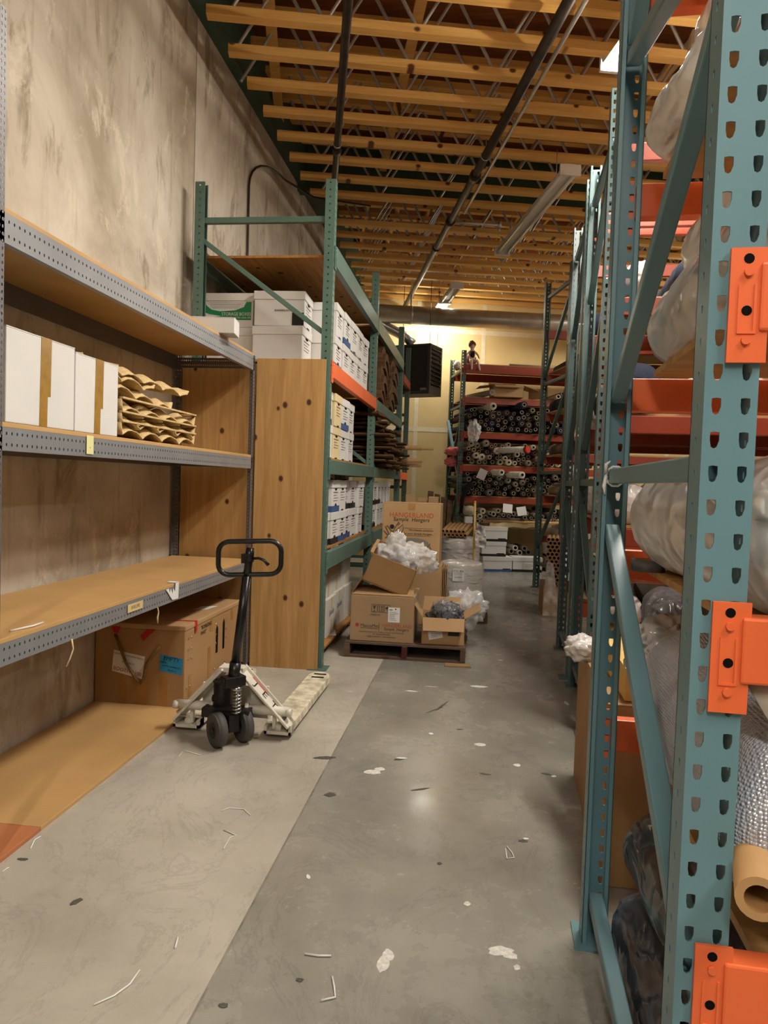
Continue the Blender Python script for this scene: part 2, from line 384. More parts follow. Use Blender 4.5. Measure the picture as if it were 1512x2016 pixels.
KIDS = {}
def children(o): return [c for c in bpy.data.objects if c.parent == o]
def dup(root, M, label=None, group=None, kids=None):
    r = root.copy(); COL.objects.link(r); r.matrix_world = M; MW[r.name] = M.copy()
    if label: r['label'] = label
    if group: r['group'] = group
    for ch in (kids if kids is not None else children(root)):
        c = ch.copy(); COL.objects.link(c); c.parent = r
        for g in KIDS.setdefault(ch.name, children(ch)):
            d = g.copy(); COL.objects.link(d); d.parent = c
    return r
def TR(x, y, z, rz=0.0): return Matrix.Translation((x, y, z)) @ Matrix.Rotation(rz, 4, 'Z')
def text(name, s, size, loc, rot, mat, parent, align='CENTER', sx=1.0, label=None, space=1.0, shear=0.0):
    cu = bpy.data.curves.new(name, 'FONT'); cu.body = s; cu.size = size; cu.align_x = align; cu.align_y = 'CENTER'
    cu.extrude = 0.0003; cu.space_character = space; cu.shear = shear; cu.materials.append(mat)
    cu.resolution_u = 3
    tmp = bpy.data.objects.new(name, cu); COL.objects.link(tmp)
    me = bpy.data.meshes.new_from_object(tmp); bpy.data.objects.remove(tmp); bpy.data.curves.remove(cu)
    o = bpy.data.objects.new(name, me); COL.objects.link(o); o.parent = parent
    o.location = loc; o.rotation_euler = rot; o.scale = (sx, 1, 1)
    return o
FRONT = (PI/2, 0, 0)          # lettering on a face looking at -Y
RIGHT = (PI/2, 0, PI/2)       # lettering on a face looking at +X
def blob(center, rad, amp=0.12, seed=0, sub=3, freq=3.0, fold=0.5):
    m = MB(); bmesh.ops.create_icosphere(m.bm, subdivisions=sub, radius=1.0)
    o = Vector((seed*3.1, seed*1.7, seed*0.3))
    for v in m.bm.verts:
        n = v.co.normalized(); d = noise.fractal(n*freq + o, 1.0, 2.0, 4)
        d2 = abs(noise.noise(n*freq*2.3 + o))
        k = 1 + amp*d + amp*fold*d2
        v.co = Vector((n.x*rad[0]*k, n.y*rad[1]*k, n.z*rad[2]*k)) + Vector(center)
    for f in m.bm.faces: f.smooth = True
    return m
def wraproll(p0, p1, r, amp=0.06, seed=0, n=28, seg=26, flat=1.0, pinch=0.35):
    "a roll of goods in loose plastic: wrinkled cylinder with gathered ends"
    m = MB(); p0, p1 = Vector(p0), Vector(p1); d = p1-p0; L = d.length; t = d/L
    up = Vector((0, 0, 1)); a = up.cross(t).normalized(); b = t.cross(a); rings = []
    for i in range(seg+1):
        f = i/seg; e = min(f, 1-f)*L/(r*0.5)
        k = 1.0 if e >= 1 else (pinch + (1-pinch)*math.sqrt(max(0, 1-(1-e)**2)))
        ring = []
        for j in range(n):
            th = 2*PI*j/n
            q = Vector((math.cos(th)*1.5, math.sin(th)*1.5, f*L/r*0.5 + seed*7.3))
            rr = r*k*(1 + amp*noise.fractal(q*1.6, 1.0, 2.0, 4) + amp*0.6*abs(noise.noise(q*4.0)))
            ring.append(m.bm.verts.new(p0 + d*f + a*math.cos(th)*rr + b*math.sin(th)*rr*flat))
        rings.append(ring)
    for i in range(seg):
        for j in range(n):
            f = m.bm.faces.new((rings[i][j], rings[i][(j+1) % n], rings[i+1][(j+1) % n], rings[i+1][j])); f.smooth = True
    m.bm.faces.new(rings[0][::-1]); m.bm.faces.new(rings[-1])
    return m
def sheet(P, nu, nv, seed=0, amp=0.02, freq=6.0):
    "wrinkled sheet through four corner points P[0..3]"
    m = MB(); P = [Vector(p) for p in P]; g = []
    nrm = (P[1]-P[0]).cross(P[3]-P[0]).normalized()
    for i in range(nu+1):
        row = []
        for j in range(nv+1):
            a, b = i/nu, j/nv
            p = P[0]*(1-a)*(1-b) + P[1]*a*(1-b) + P[2]*a*b + P[3]*(1-a)*b
            q = p*freq + Vector((seed*3.3, seed, 0))
            row.append(m.bm.verts.new(p + nrm*amp*noise.fractal(q, 1.0, 2.0, 4)))
        g.append(row)
    for i in range(nu):
        for j in range(nv):
            f = m.bm.faces.new((g[i][j], g[i+1][j], g[i+1][j+1], g[i][j+1])); f.smooth = True
    return m
def struct(name, m, mat, parent=None, **k):
    o = m.build(name, mat, parent, **k)
    if parent is None: o['kind'] = 'structure'
    return o
TEAR = [(0.0068, -0.001), (0.0066, 0.0115), (0, 0.0125), (-0.0066, 0.0115), (-0.0068, 0.0), (-0.0048, -0.0105), (-0.0005, -0.013), (0.0036, -0.0105)]
SLOT = [(0.004, 0), (0.004, 0.006), (0, 0.006), (-0.004, 0.006), (-0.004, 0), (-0.004, -0.006), (0, -0.006), (0.004, -0.006)]
SQ = [(0.006, 0), (0.006, 0.006), (0, 0.006), (-0.006, 0.006), (-0.006, 0), (-0.006, -0.006), (0, -0.006), (0.006, -0.006)]
OVAL = lambda a, b: [(a, 0), (a*.75, b*.72), (0, b), (-a*.75, b*.72), (-a, 0), (-a*.75, -b*.72), (0, -b), (a*.75, -b*.72)]
# ------------------------------------------------------------------ floor, walls, roof
WX = -2.29            # left wall face
VB = 13.4             # back wall face (building grid)
ZJ = 4.75             # underside of the joists
m = MB(); m.b2((-2.6, -4, -0.1), (-0.695, 17, 0.0)); struct('floor', m, M_FLOOR_L)
m = MB(); m.b2((-0.687, -4, -0.1), (10, 17, 0.0)); struct('floor', m, M_FLOOR_R)
m = MB(); m.b2((-0.70, -4, -0.05), (-0.68, 17, -0.002)); struct('floor_joint', m, M_JOINT)
m = MB(); m.b2((WX-0.18, -4, 0), (WX, 5.535, 6.0)); struct('wall_left', m, M_WALL)
m = MB(); m.b2((WX-0.18, 5.55, 0), (WX, 15.5, 6.0)); struct('wall_left', m, M_WALL)
m = MB(); m.b2((WX-0.17, 5.5, 0), (WX-0.03, 5.58, 6.0)); struct('trim_panel_joint', m, M_HOLE)
m = MB(); m.box(B(4.5, VB+0.1, 3.0), (11.5, 0.2, 6.0), T)
wb = struct('wall_back', m, M_DRY)
for i in range(-1, 6):                                   # taped seams, one sheet every four feet
    mm = MB(); mm.box(B(1.885+i*1.22, VB-0.001, 2.4), (0.075, 0.004, 4.8), T); struct('trim_drywall_seam', mm, M_TAPE)
for z in (2.42, 4.25):
    mm = MB(); mm.box(B(4.2, VB-0.001, z), (7.5, 0.005, 0.085), T); struct('trim_drywall_seam', mm, M_TAPE)
m = MB(); m.b2((9.5, -4, 0), (9.7, 17, 6.0)); struct('wall_right', m, M_WALLD)
m = MB(); m.b2((-2.5, -4.2, 0), (9.7, -4, 6.0)); struct('wall_rear', m, M_WALLD)
m = MB(); m.b2((-2.5, -4.2, 5.50), (9.7, 17, 5.6)); struct('ceiling', m, M_ROOF)
# roof joists: wooden chords with steel tube webs
SP, V0 = 0.4555, 5.525
rod0 = MB(); rod0.cyl((0, 0, 0), (0.35, 0, 0.60), 0.0145, 6, caps=False)
rod_me = None
def uleft(v): return (WX + v*math.sin(T))/math.cos(T)
for i in range(-6, 18):
    v = V0 + i*SP; ul = uleft(v); UR = 7.6
    if abs(v-9.06) < 0.13: continue
    M = Matrix.Translation(B(0, v, ZJ)) @ Matrix.Rotation(T, 4, 'Z')
    j = thing('ceiling_joist', None, None, M=M, kind='structure')
    c = MB(); c.b2((ul+0.22, -0.045, 0), (UR, 0.045, 0.065)); c.build('bottom_chord', M_JOIST, j)
    c = MB(); c.b2((ul+0.06, -0.045, 0.60), (UR, 0.045, 0.665)); c.build('top_chord', M_JOIST, j)
    k0 = math.ceil((ul+0.15)/0.35)
    for k in range(k0, int((UR-0.4)/0.35)):
        if rod_me is None:
            ro = rod0.build('web_rod', M_GALV, j); rod_me = ro.data
        else:
            ro = bpy.data.objects.new('web_rod', rod_me); COL.objects.link(ro); ro.parent = j
        if k % 2 == 0: ro.location = (k*0.35, 0, 0.035)
        else: ro.location = ((k+1)*0.35, 0, 0.035); ro.rotation_euler = (0, 0, PI)
# green ledger, girder and bridging under the roof
m = MB(); m.b2((WX, -4, 4.98), (WX+0.1, 15, 5.5)); struct('trim_ledger', m, M_GIRD)
m = MB(); m.box(B(4.2, 9.06, 5.2), (9.2, 0.14, 0.6), T); struct('ceiling_girder', m, M_GIRD)
for u in (-0.45, 0.75, 3.1):
    m = MB(); m.box(B(u, 7.0, 5.22), (0.09, 4.1, 0.035), T); struct('ceiling_bridging', m, M_JOIST)
for k in range(16):
    u = -0.2 + k*0.45
    m = MB(); m.box(B(u, 11.25, 5.455), (0.04, 4.2, 0.09), T); struct('ceiling_purlin', m, M_JOIST)
# sprinkler pipes
def pipe_thing(u, v0, v1, z, r, label, fit):
    t = thing('sprinkler_pipe', label, 'pipe', tuple(B(u, (v0+v1)/2, z)), T)
    q = MB(); q.cyl((0, (v0-v1)/2, 0), (0, (v1-v0)/2, 0), r, 12); q.build('pipe_run', M_PIPE, t)
    for f in fit:
        q = MB(); q.cyl((0, f-(v0+v1)/2-0.05, 0), (0, f-(v0+v1)/2+0.05, 0), r*1.35, 12)
        q.build('coupling', M_PIPE, t)
    for f in [v0+0.6+1.37*2*a for a in range(int((v1-v0)/2.74)+1)]:
        y = f-(v0+v1)/2
        q = MB(); q.cyl((0, y, 0), (0, y, 0.16), 0.005, 6); q.tube([(r*1.1*math.cos(a*PI/6), y, r*1.1*math.sin(a*PI/6)) for a in range(12)], 0.004, 5, True)
        q.build('hanger_ring', M_GALV, t)
    return t
pipe_thing(0.15, 1.0, 13.3, 4.62, 0.034, 'dark iron sprinkler pipe running under the joists near the concrete wall', (7.2, 10.4))
tp = pipe_thing(1.59, 1.0, 13.3, 4.62, 0.042, 'dark iron sprinkler pipe running under the joists beside the tube lights', (7.55, 8.9, 9.9))
q = MB(); y = 8.9-7.15
q.cyl((0.02, y, 0), (0.62, y, 0), 0.016, 8); q.cyl((0.62, y, -0.03), (0.62, y, 0.05), 0.022, 8); q.cyl((0.62, y, -0.03), (0.62, y, -0.07), 0.01, 6)
q.build('branch_line', M_GALV, tp)
m = MB(); m.cyl(B(1.74, 1.0, 4.70), B(1.74, 8.8, 4.70), 0.018, 8); tag(m.build('conduit', M_GALV), 'thin silver conduit running close beside the right sprinkler pipe', 'conduit')
# black cable down the concrete wall
pts = [(WX+0.02, 6.83, 2.6), (WX+0.02, 6.83, 3.4), (WX+0.02, 6.82, 4.2)]
for a in range(1, 9):
    th = a/8*PI*0.5; pts.append((WX+0.02+0.10*(1-math.cos(th)), 6.82+0.9*(1-math.cos(th)), 4.2+0.42*math.sin(th)))
pts += [(WX+0.3, 8.3, 4.66), (WX+0.9, 8.7, 4.7)]
m = MB(); m.tube(pts, 0.012, 8); tag(m.build('wall_cable', M_PIPE), 'black cable rising up the concrete wall and arching into the joists', 'cable')
# round supply duct before the back wall
dct = thing('supply_duct', 'long round steel duct hanging across the back wall under the joists', 'duct', tuple(B(3.3, 12.3, 4.25)), T)
q = MB(); q.cyl((-2.5, 0, 0), (3.5, 0, 0), 0.15, 28); q.build('duct_barrel', M_DUCT, dct)
for x in (-1.72, 0.55, 2.2):
    q = MB(); q.pipe((x-0.02, 0, 0), (x+0.02, 0, 0), 0.157, 0.149, 28); q.build('seam_band', M_DUCT, dct)
for x in (-1.72, 1.4):
    q = MB(); q.box((x, 0, 0.40), (0.025, 0.003, 0.52)); q.build('hanger_strap', M_GALV, dct)
pts = [B(0.85, 12.35, 4.20), B(1.0, 12.38, 4.14), B(1.2, 12.42, 4.05), B(1.4, 12.45, 3.97), B(1.55, 12.47, 3.90), B(1.66, 12.48, 3.80)]
q = MB(); q.tube(pts, 0.085, 16); q.build('flexible_branch', M_FOILDUCT, dct, world=True)
# unit heater
hx = Matrix.Translation(Vector((-0.868, 12.11, 2.91))) @ Matrix.Rotation(math.radians(-20), 4, 'Z')
ht = thing('unit_heater', 'dark box heater with side louvres hanging before the yellow drywall', 'heater', M=hx)
q = MB(); q.b2((-0.64, 0.012, 0.0), (0.0, 0.50, 0.83)); q.build('cabinet', M_HEAT, ht, bevel=0.006)
q = MB(); q.b2((-0.64, 0, 0.0), (0.0, 0.014, 0.05)); q.b2((-0.64, 0.0, 0.80), (0, 0.014, 0.83)); q.b2((-0.03, 0, 0.05), (0, 0.014, 0.80)); q.build('edge_trim', M_HEATL, ht)
q = MB(); q.b2((0.0, 0.0, 0.0), (0.012, 0.51, 0.14)); q.b2((0.0, 0, 0.79), (0.012, 0.51, 0.83)); q.b2((0, 0, 0.14), (0.012, 0.06, 0.79)); q.b2((0, 0.45, 0.14), (0.012, 0.51, 0.79)); q.build('louvre_frame', M_HEATL, ht)
for k in range(9):
    q = MB(); q.box((0.015, 0.255, 0.18+k*0.072), (0.05, 0.39, 0.006), Matrix.Rotation(math.radians(35), 3, 'Y')); q.build('louvre', M_HEATL, ht)
q = MB(); q.b2((-0.15, -0.004, 0.06), (-0.04, 0.0, 0.10)); q.build('rating_plate', M_GREYPR, ht)
for x, y in ((-0.55, 0.1), (-0.05, 0.1), (-0.05, 0.42)):
    q = MB(); q.cyl((x, y, 0.83), (x, y, 1.9), 0.005, 6); q.build('hanger_rod', M_PIPE, ht)
# tube light fixtures
def fixture(u, v0, v1, z, label, lit, group=None):
    L = v1-v0
    t = thing('tube_light', label, 'light fixture', tuple(B(u, (v0+v1)/2, z)), T, group)
    q = MB(); q.prism([(-0.085, 0), (0.085, 0), (0.05, 0.06), (-0.05, 0.06)], Matrix.Translation((0, -L/2, 0)) @ Matrix.Rotation(PI/2, 4, 'X') @ Matrix.Scale(-1, 4, (0, 0, 1)), L)
    q.build('housing', M_LAMPW, t)
    for y in (-L/2, L/2):
        q = MB(); q.box((0, y, 0.0), (0.20, 0.03, 0.10)); q.build('end_cap', M_LAMPW, t)
    for x in (-0.06, 0.06):
        q = MB(); q.cyl((x, -L/2+0.02, -0.022), (x, L/2-0.02, -0.022), 0.017, 10); q.build('fluorescent_tube', M_LIT if lit else M_TUBEOFF, t)
    for y in (-L/3, L/3):
        q = MB(); q.cyl((0, y, 0.05), (0, y, ZJ-z+0.02), 0.004, 5); q.build('hanger_chain', M_GALV, t)
    if lit:
        ld = bpy.data.lights.new('tube_glow', 'AREA'); ld.shape = 'RECTANGLE'; ld.size = 0.14; ld.size_y = L-0.06; ld.energy = lit
        ld.color = (1.0, 0.965, 0.90)
        lo = bpy.data.objects.new('tube_glow', ld); COL.objects.link(lo); lo.parent = t; lo.location = (0, 0, -0.05)
    return t
PW = 165
fixture(2.33, 6.75, 9.2, 4.40, 'unlit long strip light hanging between the joists and the far duct', 0)
fixture(2.03, 2.62, 5.06, 4.40, 'lit strip light whose bright end shows beside the near teal upright', PW)
fixture(2.15, 11.24, 12.2, 4.5, 'unlit strip light hanging just before the round duct', 0)
fixture(2.15, 12.25, 13.25, 4.5, 'short lit strip light above the round duct by the back wall', PW*0.2)
fixture(2.0, -1.6, 0.85, 4.40, 'lit strip light above the viewer', PW*0.7)
fixture(-0.8, -3.3, -0.9, 4.40, 'lit strip light over the aisle behind the viewer', PW*0.75)
fixture(6.4, 2.6, 5.05, 4.40, 'lit strip light over the next aisle nearer the viewer', PW)
fixture(6.4, 9.0, 11.4, 4.40, 'lit strip light over the next aisle farther off', PW)
# ------------------------------------------------------------------ racks
def post_mesh(name, H, mat, near=False, foot=True, parent=None):
    w, d, t = 0.076, 0.070, 0.003
    q = MB(); q.perf(Matrix.Identity(4), w, H, [-0.02, 0.021], 0.0508, TEAR, t)
    for sx in (-1, 1):
        Mx = Matrix.Translation((sx*w/2, d/2+t, 0)) @ Matrix.Rotation(PI/2, 4, 'Z')
        if sx > 0: Mx = Matrix.Translation((sx*w/2, d/2+t, 0)) @ Matrix.Rotation(PI/2, 4, 'Z')
        else: Mx = Matrix.Translation((sx*w/2+t, d/2+t, 0)) @ Matrix.Rotation(PI/2, 4, 'Z')
        q.perf(Mx, d, H, [0.0], 0.0508, SLOT if near else SQ, t)
        q.b2((min(sx*w/2, sx*(w/2-0.014)), d+t-0.003, 0), (max(sx*w/2, sx*(w/2-0.014)), d+t, H))
    return q
def connector(q, x, z, h, side):
    "three-tab beam end plate at x, rivets and key holes"
    zc = z-h/2; H2 = 0.165
    return q
def rack(name, label, loc, rz, H, D, frames, levels, pmat, hbraces, dbraces, group=None, step_in=None, levels_by_bay=None):
    "frames: x of each upright frame; levels: (top z, beam height, material); front faces local -y"
    t = thing(name, label, 'rack', loc, rz, group)
    me = None
    for fx in frames:
        for back in (0, 1):
            M = Matrix.Translation((fx, D if back else 0, 0)) @ Matrix.Rotation(PI if back else 0, 4, 'Z')
            if me is None:
                o = post_mesh('post', H, pmat, pmat in (M_TEAL, M_TEAL2)).build('post', pmat, t); me = o.data
            else:
                o = bpy.data.objects.new('post', me); COL.objects.link(o); o.parent = t
            o.matrix_local = M
            f = MB(); f.b2((-0.09, -0.045, 0.0), (0.06, 0.10, 0.007)); f.cyl((-0.07, 0.02, 0.006), (-0.07, 0.02, 0.012), 0.007, 8)
            fo = f.build('foot_plate', pmat, o)
        for z in hbraces:
            q = MB(); q.b2((fx-0.02, 0.06, z-0.022), (fx+0.02, D-0.06, z+0.022)); q.build('brace', pmat, t, bevel=0.004)
        for zb, zf in dbraces:
            q = MB(); q.bar((fx, D-0.05, zb), (fx, 0.05, zf), 0.036, 0.042, (1, 0, 0)); q.build('brace', pmat, t, bevel=0.004)
    for bi in range(len(frames)-1):
        x0, x1 = frames[bi]+0.04, frames[bi+1]-0.04
        for z, h, bm_ in (levels_by_bay[bi] if levels_by_bay else levels):
            for side in (0, 1):
                y0 = -0.002 if side == 0 else D+0.002; s_ = -1 if side == 0 else 1
                q = MB()
                q.b2((x0-0.01, min(y0+s_*0.012, y0-s_*0.035), z-h), (x1+0.01, max(y0+s_*0.012, y0-s_*0.035), z-0.0))
                b = q.build('beam', bm_, t, bevel=0.004)
                for xx, sg in ((frames[bi], 1), (frames[bi+1], -1)):
                    q = MB(); zc = z-h*0.5-0.012; hh = 0.168
                    xa, xb = xx-sg*0.012, xx+sg*0.043
                    ya, yb = sorted((y0+s_*0.001, y0+s_*0.007))
                    q.b2((min(xa, xb), ya, zc-hh/2), (max(xa, xb), yb, zc+hh/2))
                    xr = xx+sg*0.013
                    for dz in (0.048, -0.052): q.cyl((xr, y0+s_*0.006, zc+dz), (xr, y0+s_*0.012, zc+dz), 0.0065, 10)
                    q.b2((xr-0.013, min(y0+s_*0.006, y0+s_*0.009), zc-0.038), (xr-0.009, max(y0+s_*0.006, y0+s_*0.009), zc+0.03))
                    q.b2((xr+0.009, min(y0+s_*0.006, y0+s_*0.009), zc-0.038), (xr+0.013, max(y0+s_*0.006, y0+s_*0.009), zc+0.03))
                    q.b2((xr-0.013, min(y0+s_*0.006, y0+s_*0.009), zc-0.042), (xr+0.013, max(y0+s_*0.006, y0+s_*0.009), zc-0.038))
                    c = q.build('end_connector', bm_, b)
                    for dz, rr in ((0.068, 0.0075), (-0.008, 0.0075)):
                        q = MB(); q.cyl((xr, y0+s_*0.0055, zc+dz), (xr, y0+s_*0.0075, zc+dz), rr, 12); q.build('pin_hole', M_HOLE, b)
    return t
def deck(name, label, x0, x1, y0, y1, z, mat, M, th=0.018, rz=0.0, group=None):
    q = MB(); q.b2((x0, y0, 0), (x1, y1, th))
    o = q.build(name, mat, None)
    loc = M @ Vector(((x0+x1)/2, (y0+y1)/2, z))
    o.matrix_world = Matrix.Translation(loc) @ M.to_3x3().to_4x4(); MW[o.name] = o.matrix_world.copy()
    return tag(o, label, 'deck', group)
# near right rack: its left end frame (two teal uprights) closes the right side of the picture
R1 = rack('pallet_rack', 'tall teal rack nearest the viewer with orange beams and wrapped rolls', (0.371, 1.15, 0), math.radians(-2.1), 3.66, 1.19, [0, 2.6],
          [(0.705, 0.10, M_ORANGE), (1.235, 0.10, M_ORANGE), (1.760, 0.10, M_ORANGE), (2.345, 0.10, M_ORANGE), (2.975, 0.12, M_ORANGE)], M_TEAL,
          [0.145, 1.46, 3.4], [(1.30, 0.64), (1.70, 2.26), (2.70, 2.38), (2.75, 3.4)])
M1 = MW[R1.name]
for z, n in ((0.66, 'lowest beam level under the bubble foam roll'), (1.175, 'level holding the grey tape roll'), (1.762, 'level just above eye height'), (2.347, 'high level under the white plastic bag'), (2.977, 'topmost level')):
    deck('plywood_deck', 'plywood deck of the near teal rack, %s' % n, 0.10, 2.5, 0.05, 1.14, z, M_PLYB, M1)
# back-to-back racks farther down the right side
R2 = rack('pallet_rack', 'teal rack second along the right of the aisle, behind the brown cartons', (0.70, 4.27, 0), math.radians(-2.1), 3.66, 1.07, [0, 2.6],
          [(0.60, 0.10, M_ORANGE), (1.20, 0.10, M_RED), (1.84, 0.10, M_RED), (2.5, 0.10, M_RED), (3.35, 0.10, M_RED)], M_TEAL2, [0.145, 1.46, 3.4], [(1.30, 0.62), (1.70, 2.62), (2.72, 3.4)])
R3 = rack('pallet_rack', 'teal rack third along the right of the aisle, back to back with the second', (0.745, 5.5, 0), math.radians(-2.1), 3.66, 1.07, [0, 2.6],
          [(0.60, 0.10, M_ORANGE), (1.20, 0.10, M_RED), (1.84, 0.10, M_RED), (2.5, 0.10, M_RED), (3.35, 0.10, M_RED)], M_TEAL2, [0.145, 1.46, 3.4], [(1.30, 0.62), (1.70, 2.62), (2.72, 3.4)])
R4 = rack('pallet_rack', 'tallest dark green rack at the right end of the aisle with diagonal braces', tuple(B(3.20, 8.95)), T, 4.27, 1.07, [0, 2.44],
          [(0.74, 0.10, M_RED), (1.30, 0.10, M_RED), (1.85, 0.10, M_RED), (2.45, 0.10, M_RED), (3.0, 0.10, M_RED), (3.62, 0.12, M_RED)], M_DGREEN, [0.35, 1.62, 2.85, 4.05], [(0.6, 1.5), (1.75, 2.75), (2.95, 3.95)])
# rack of fabric rolls against the back wall
LV = [(0.76, 0.06, M_PALLETL), (1.22, 0.10, M_RED), (1.745, 0.10, M_RED), (2.30, 0.10, M_RED), (2.88, 0.10, M_RED), (3.43, 0.14, M_RED)]
R5 = rack('pallet_rack', 'dark green rack with red beams packed with fabric rolls by the back wall', tuple(B(2.47, 12.02)), T, 3.66, 1.07, [0, 2.55, 5.1], LV, M_DGREEN, [0.2, 1.55, 2.75, 3.35], [(1.5, 2.6), (0.3, 1.4)])
M5 = MW[R5.name]
for z, n in ((0.762, 'lowest tier'), (1.222, 'second tier'), (1.747, 'third tier'), (2.302, 'fourth tier'), (2.882, 'fifth tier'), (3.432, 'top tier')):
    deck('plywood_deck', 'plywood deck on the %s of the fabric roll rack' % n, 0.06, 2.5, 0.04, 1.03, z, M_PLYB, M5)
# green rack on the left: two bays and part of a third
GL = lambda a, b, c, d: [(0.875, 0.13, a), (1.575, 0.11, b), (2.30, 0.115, c), (3.15, 0.15, d)]
R6 = rack('pallet_rack', 'long green rack on the left with white file boxes and brown boards', (-1.11, 5.34, 0), PI/2, 3.62, 1.07, [0, 2.36, 5.0],
          None, M_GREEN, [0.2, 1.5, 3.34], [(3.2, 2.5), (2.3, 1.6)],
          levels_by_bay=[GL(M_GREEN, M_GREEN, M_ORANGE, M_GREEN), GL(M_GREEN, M_GREEN, M_GREEN, M_GREEN)])
M6 = MW[R6.name]
for bi, (x0, x1) in enumerate(((0.05, 2.31), (2.42, 4.95))):
    w = ('nearer bay', 'farther bay')[bi]
    for z, n in ((0.877, 'lowest beams'), (1.577, 'second beams'), (2.302, 'third beams'), (3.08, 'top beams')):
        deck('plywood_deck', 'plywood deck on the %s of the left green rack, %s' % (n, w), x0, x1, 0.045, 1.02, z, M_PLYX, M6)
R7 = rack('pallet_rack', 'last green rack on the left standing beyond the brown boards, below the heater', (-1.13, 10.55, 0), PI/2, 3.56, 1.07, [0, 1.05],
          [(1.575, 0.11, M_ORANGE), (3.0, 0.11, M_RED)], M_DGREEN, [0.2, 1.35, 2.5, 3.3], [(1.5, 2.4)])
# ------------------------------------------------------------------ grey slotted-angle shelving
SF = -1.665
sh = thing('shelving_unit', 'grey slotted steel shelving with three hardboard shelves against the concrete wall', 'shelving', (SF, 3.8, 0))
MS = Matrix.Translation((SF, 0, 0))
RZ90 = Matrix.Rotation(PI/2, 4, 'Z')
def angle_post(x, y, H, sx, sy, mat):
    "slotted angle: one flange along x, one along y, corner at (x, y)"
    q = MB()
    q.perf(Matrix.Translation((x+sx*0.019, y, 0)), 0.038, H, [-0.008, 0.009], 0.025, OVAL(0.004, 0.006), 0.002)
    q.perf(Matrix.Translation((x, y+sy*0.019, 0)) @ RZ90, 0.038, H, [-0.008, 0.009], 0.025, OVAL(0.004, 0.006), 0.002)
    return q
for x, y, H, sx, sy in ((SF, 5.245, 2.32, -1, -1), (-2.27, 5.245, 2.32, 1, -1), (SF, 2.335, 3.0, -1, 1), (-2.27, 2.335, 3.0, 1, 1), (SF, -0.5, 3.0, -1, 1), (-2.27, -0.5, 3.0, 1, 1)):
    angle_post(x, y, H, sx, sy, M_DGREY).build('upright', M_DGREY, sh, world=True)
for z, h in ((2.315, 0.105), (1.57, 0.083), (0.795, 0.082)):
    RX = Matrix.Rotation(-PI/2, 4, 'Y')
    # front beam: perforated strip lying along y
    Lb = 5.235+0.5
    Mb = Matrix(((0, -1, 0, SF), (0, 0, 1, -0.5), (1, 0, 0, z-h/2), (0, 0, 0, 1)))   # x->z, y->-x, z->y
    q = MB(); q.perf(Mb, h, Lb, [-h*0.24, h*0.24], 0.03, OVAL(0.0065, 0.0045), 0.003)
    q.b2((SF-0.03, -0.5, z-h), (SF-0.003, 5.235, z-h+0.003)); q.build('front_beam', M_GREY, sh, world=True)
    q = MB(); q.b2((SF-0.032, -0.49, z-h+0.003), (SF-0.029, 5.23, z-0.003)); q.build('beam_liner', M_BLKPR, sh, world=True)
    q = MB(); q.b2((-2.272, -0.5, z-h), (-2.268, 5.235, z)); q.build('rear_beam', M_DGREY, sh, world=True)
    for yy in (5.24, 2.34):
        Me = Matrix(((0, 0, 1, -2.27), (0, -1, 0, yy), (1, 0, 0, z-h/2), (0, 0, 0, 1)))
        q = MB(); q.perf(Me, 0.075, 0.605, [-0.017, 0.017], 0.0165, OVAL(0.0055, 0.0045), 0.002); q.build('side_beam', M_DGREY, sh, world=True)
    q = MB(); q.b2((-2.272, -0.5, z), (SF-0.002, 5.235, z+0.018)); q.build('shelf', M_HARD, sh, world=True, bevel=0.002)
for yb, yt, l, mm_ in ((-0.5, 2.62, 'reddish hardboard sheet lying on the floor in the near left corner', M_HARDR), (2.62, 4.27, 'tan hardboard sheet on the floor before the big brown box', M_HARD)):
    q = MB(); q.b2((-2.28, yb, 0.0), (-1.655, yt-0.003, 0.018)); tag(q.build('hardboard_sheet', mm_, bevel=0.002), l, 'board')
# plywood end panels
q = MB(); q.b2((-1.655, 5.262, 0.0), (-1.135, 5.28, 2.305)); tag(q.build('plywood_sheet', M_PLY), 'tall knotty plywood panel standing on end behind the pallet jack', 'panel')
q = MB(); q.b2((-2.24, 5.285, 0.02), (-1.67, 5.303, 2.27)); tag(q.build('plywood_sheet', M_PLY), 'knotty plywood panel closing the far end of the grey shelving', 'panel')
# paper clips and notes on the shelf edges
def edge_note(name, label, y, z, w, h, mat, txt=None):
    t = thing(name, label, 'note', (SF+0.004, y, z))
    q = MB(); q.b2((0, -w/2, -h), (0.0012, w/2, 0.0)); q.build('paper', mat, t)
    if txt: text('lettering', txt, h*0.62, (0.0016, 0, -h/2), RIGHT, M_GREYPR, t, sx=0.72)
edge_note('sticky_note', 'yellow note stuck on the front of the middle shelf', 2.95, 1.578, 0.055, 0.08, M_YNOTE, '.')
edge_note('shelf_label', 'buff handwritten label on the front of the lowest shelf', 3.40, 0.782, 0.16, 0.04, M_BUFF, 'ENVELOPES')
t = thing('torn_paper', 'torn white paper tag hooked over the lowest shelf edge', 'paper', (SF+0.004, 3.84, 0.80))
q = MB(); q.prism([(-0.085, -0.005), (0.0, -0.075), (0.08, -0.078), (0.085, 0.015), (0.04, 0.02), (0.035, -0.03), (0.01, -0.012), (0.0, -0.04), (-0.02, -0.01), (-0.035, -0.03), (-0.05, -0.005)], Matrix(((0, 0, 1, 0), (1, 0, 0, 0), (0, 1, 0, 0), (0, 0, 0, 1))), 0.0015); q.build('hanging_flap', M_PAPER, t)
q = MB(); q.b2((-0.05, 0.04, 0.015), (0.0015, 0.085, 0.0175)); q.build('folded_edge', M_PAPER, t)
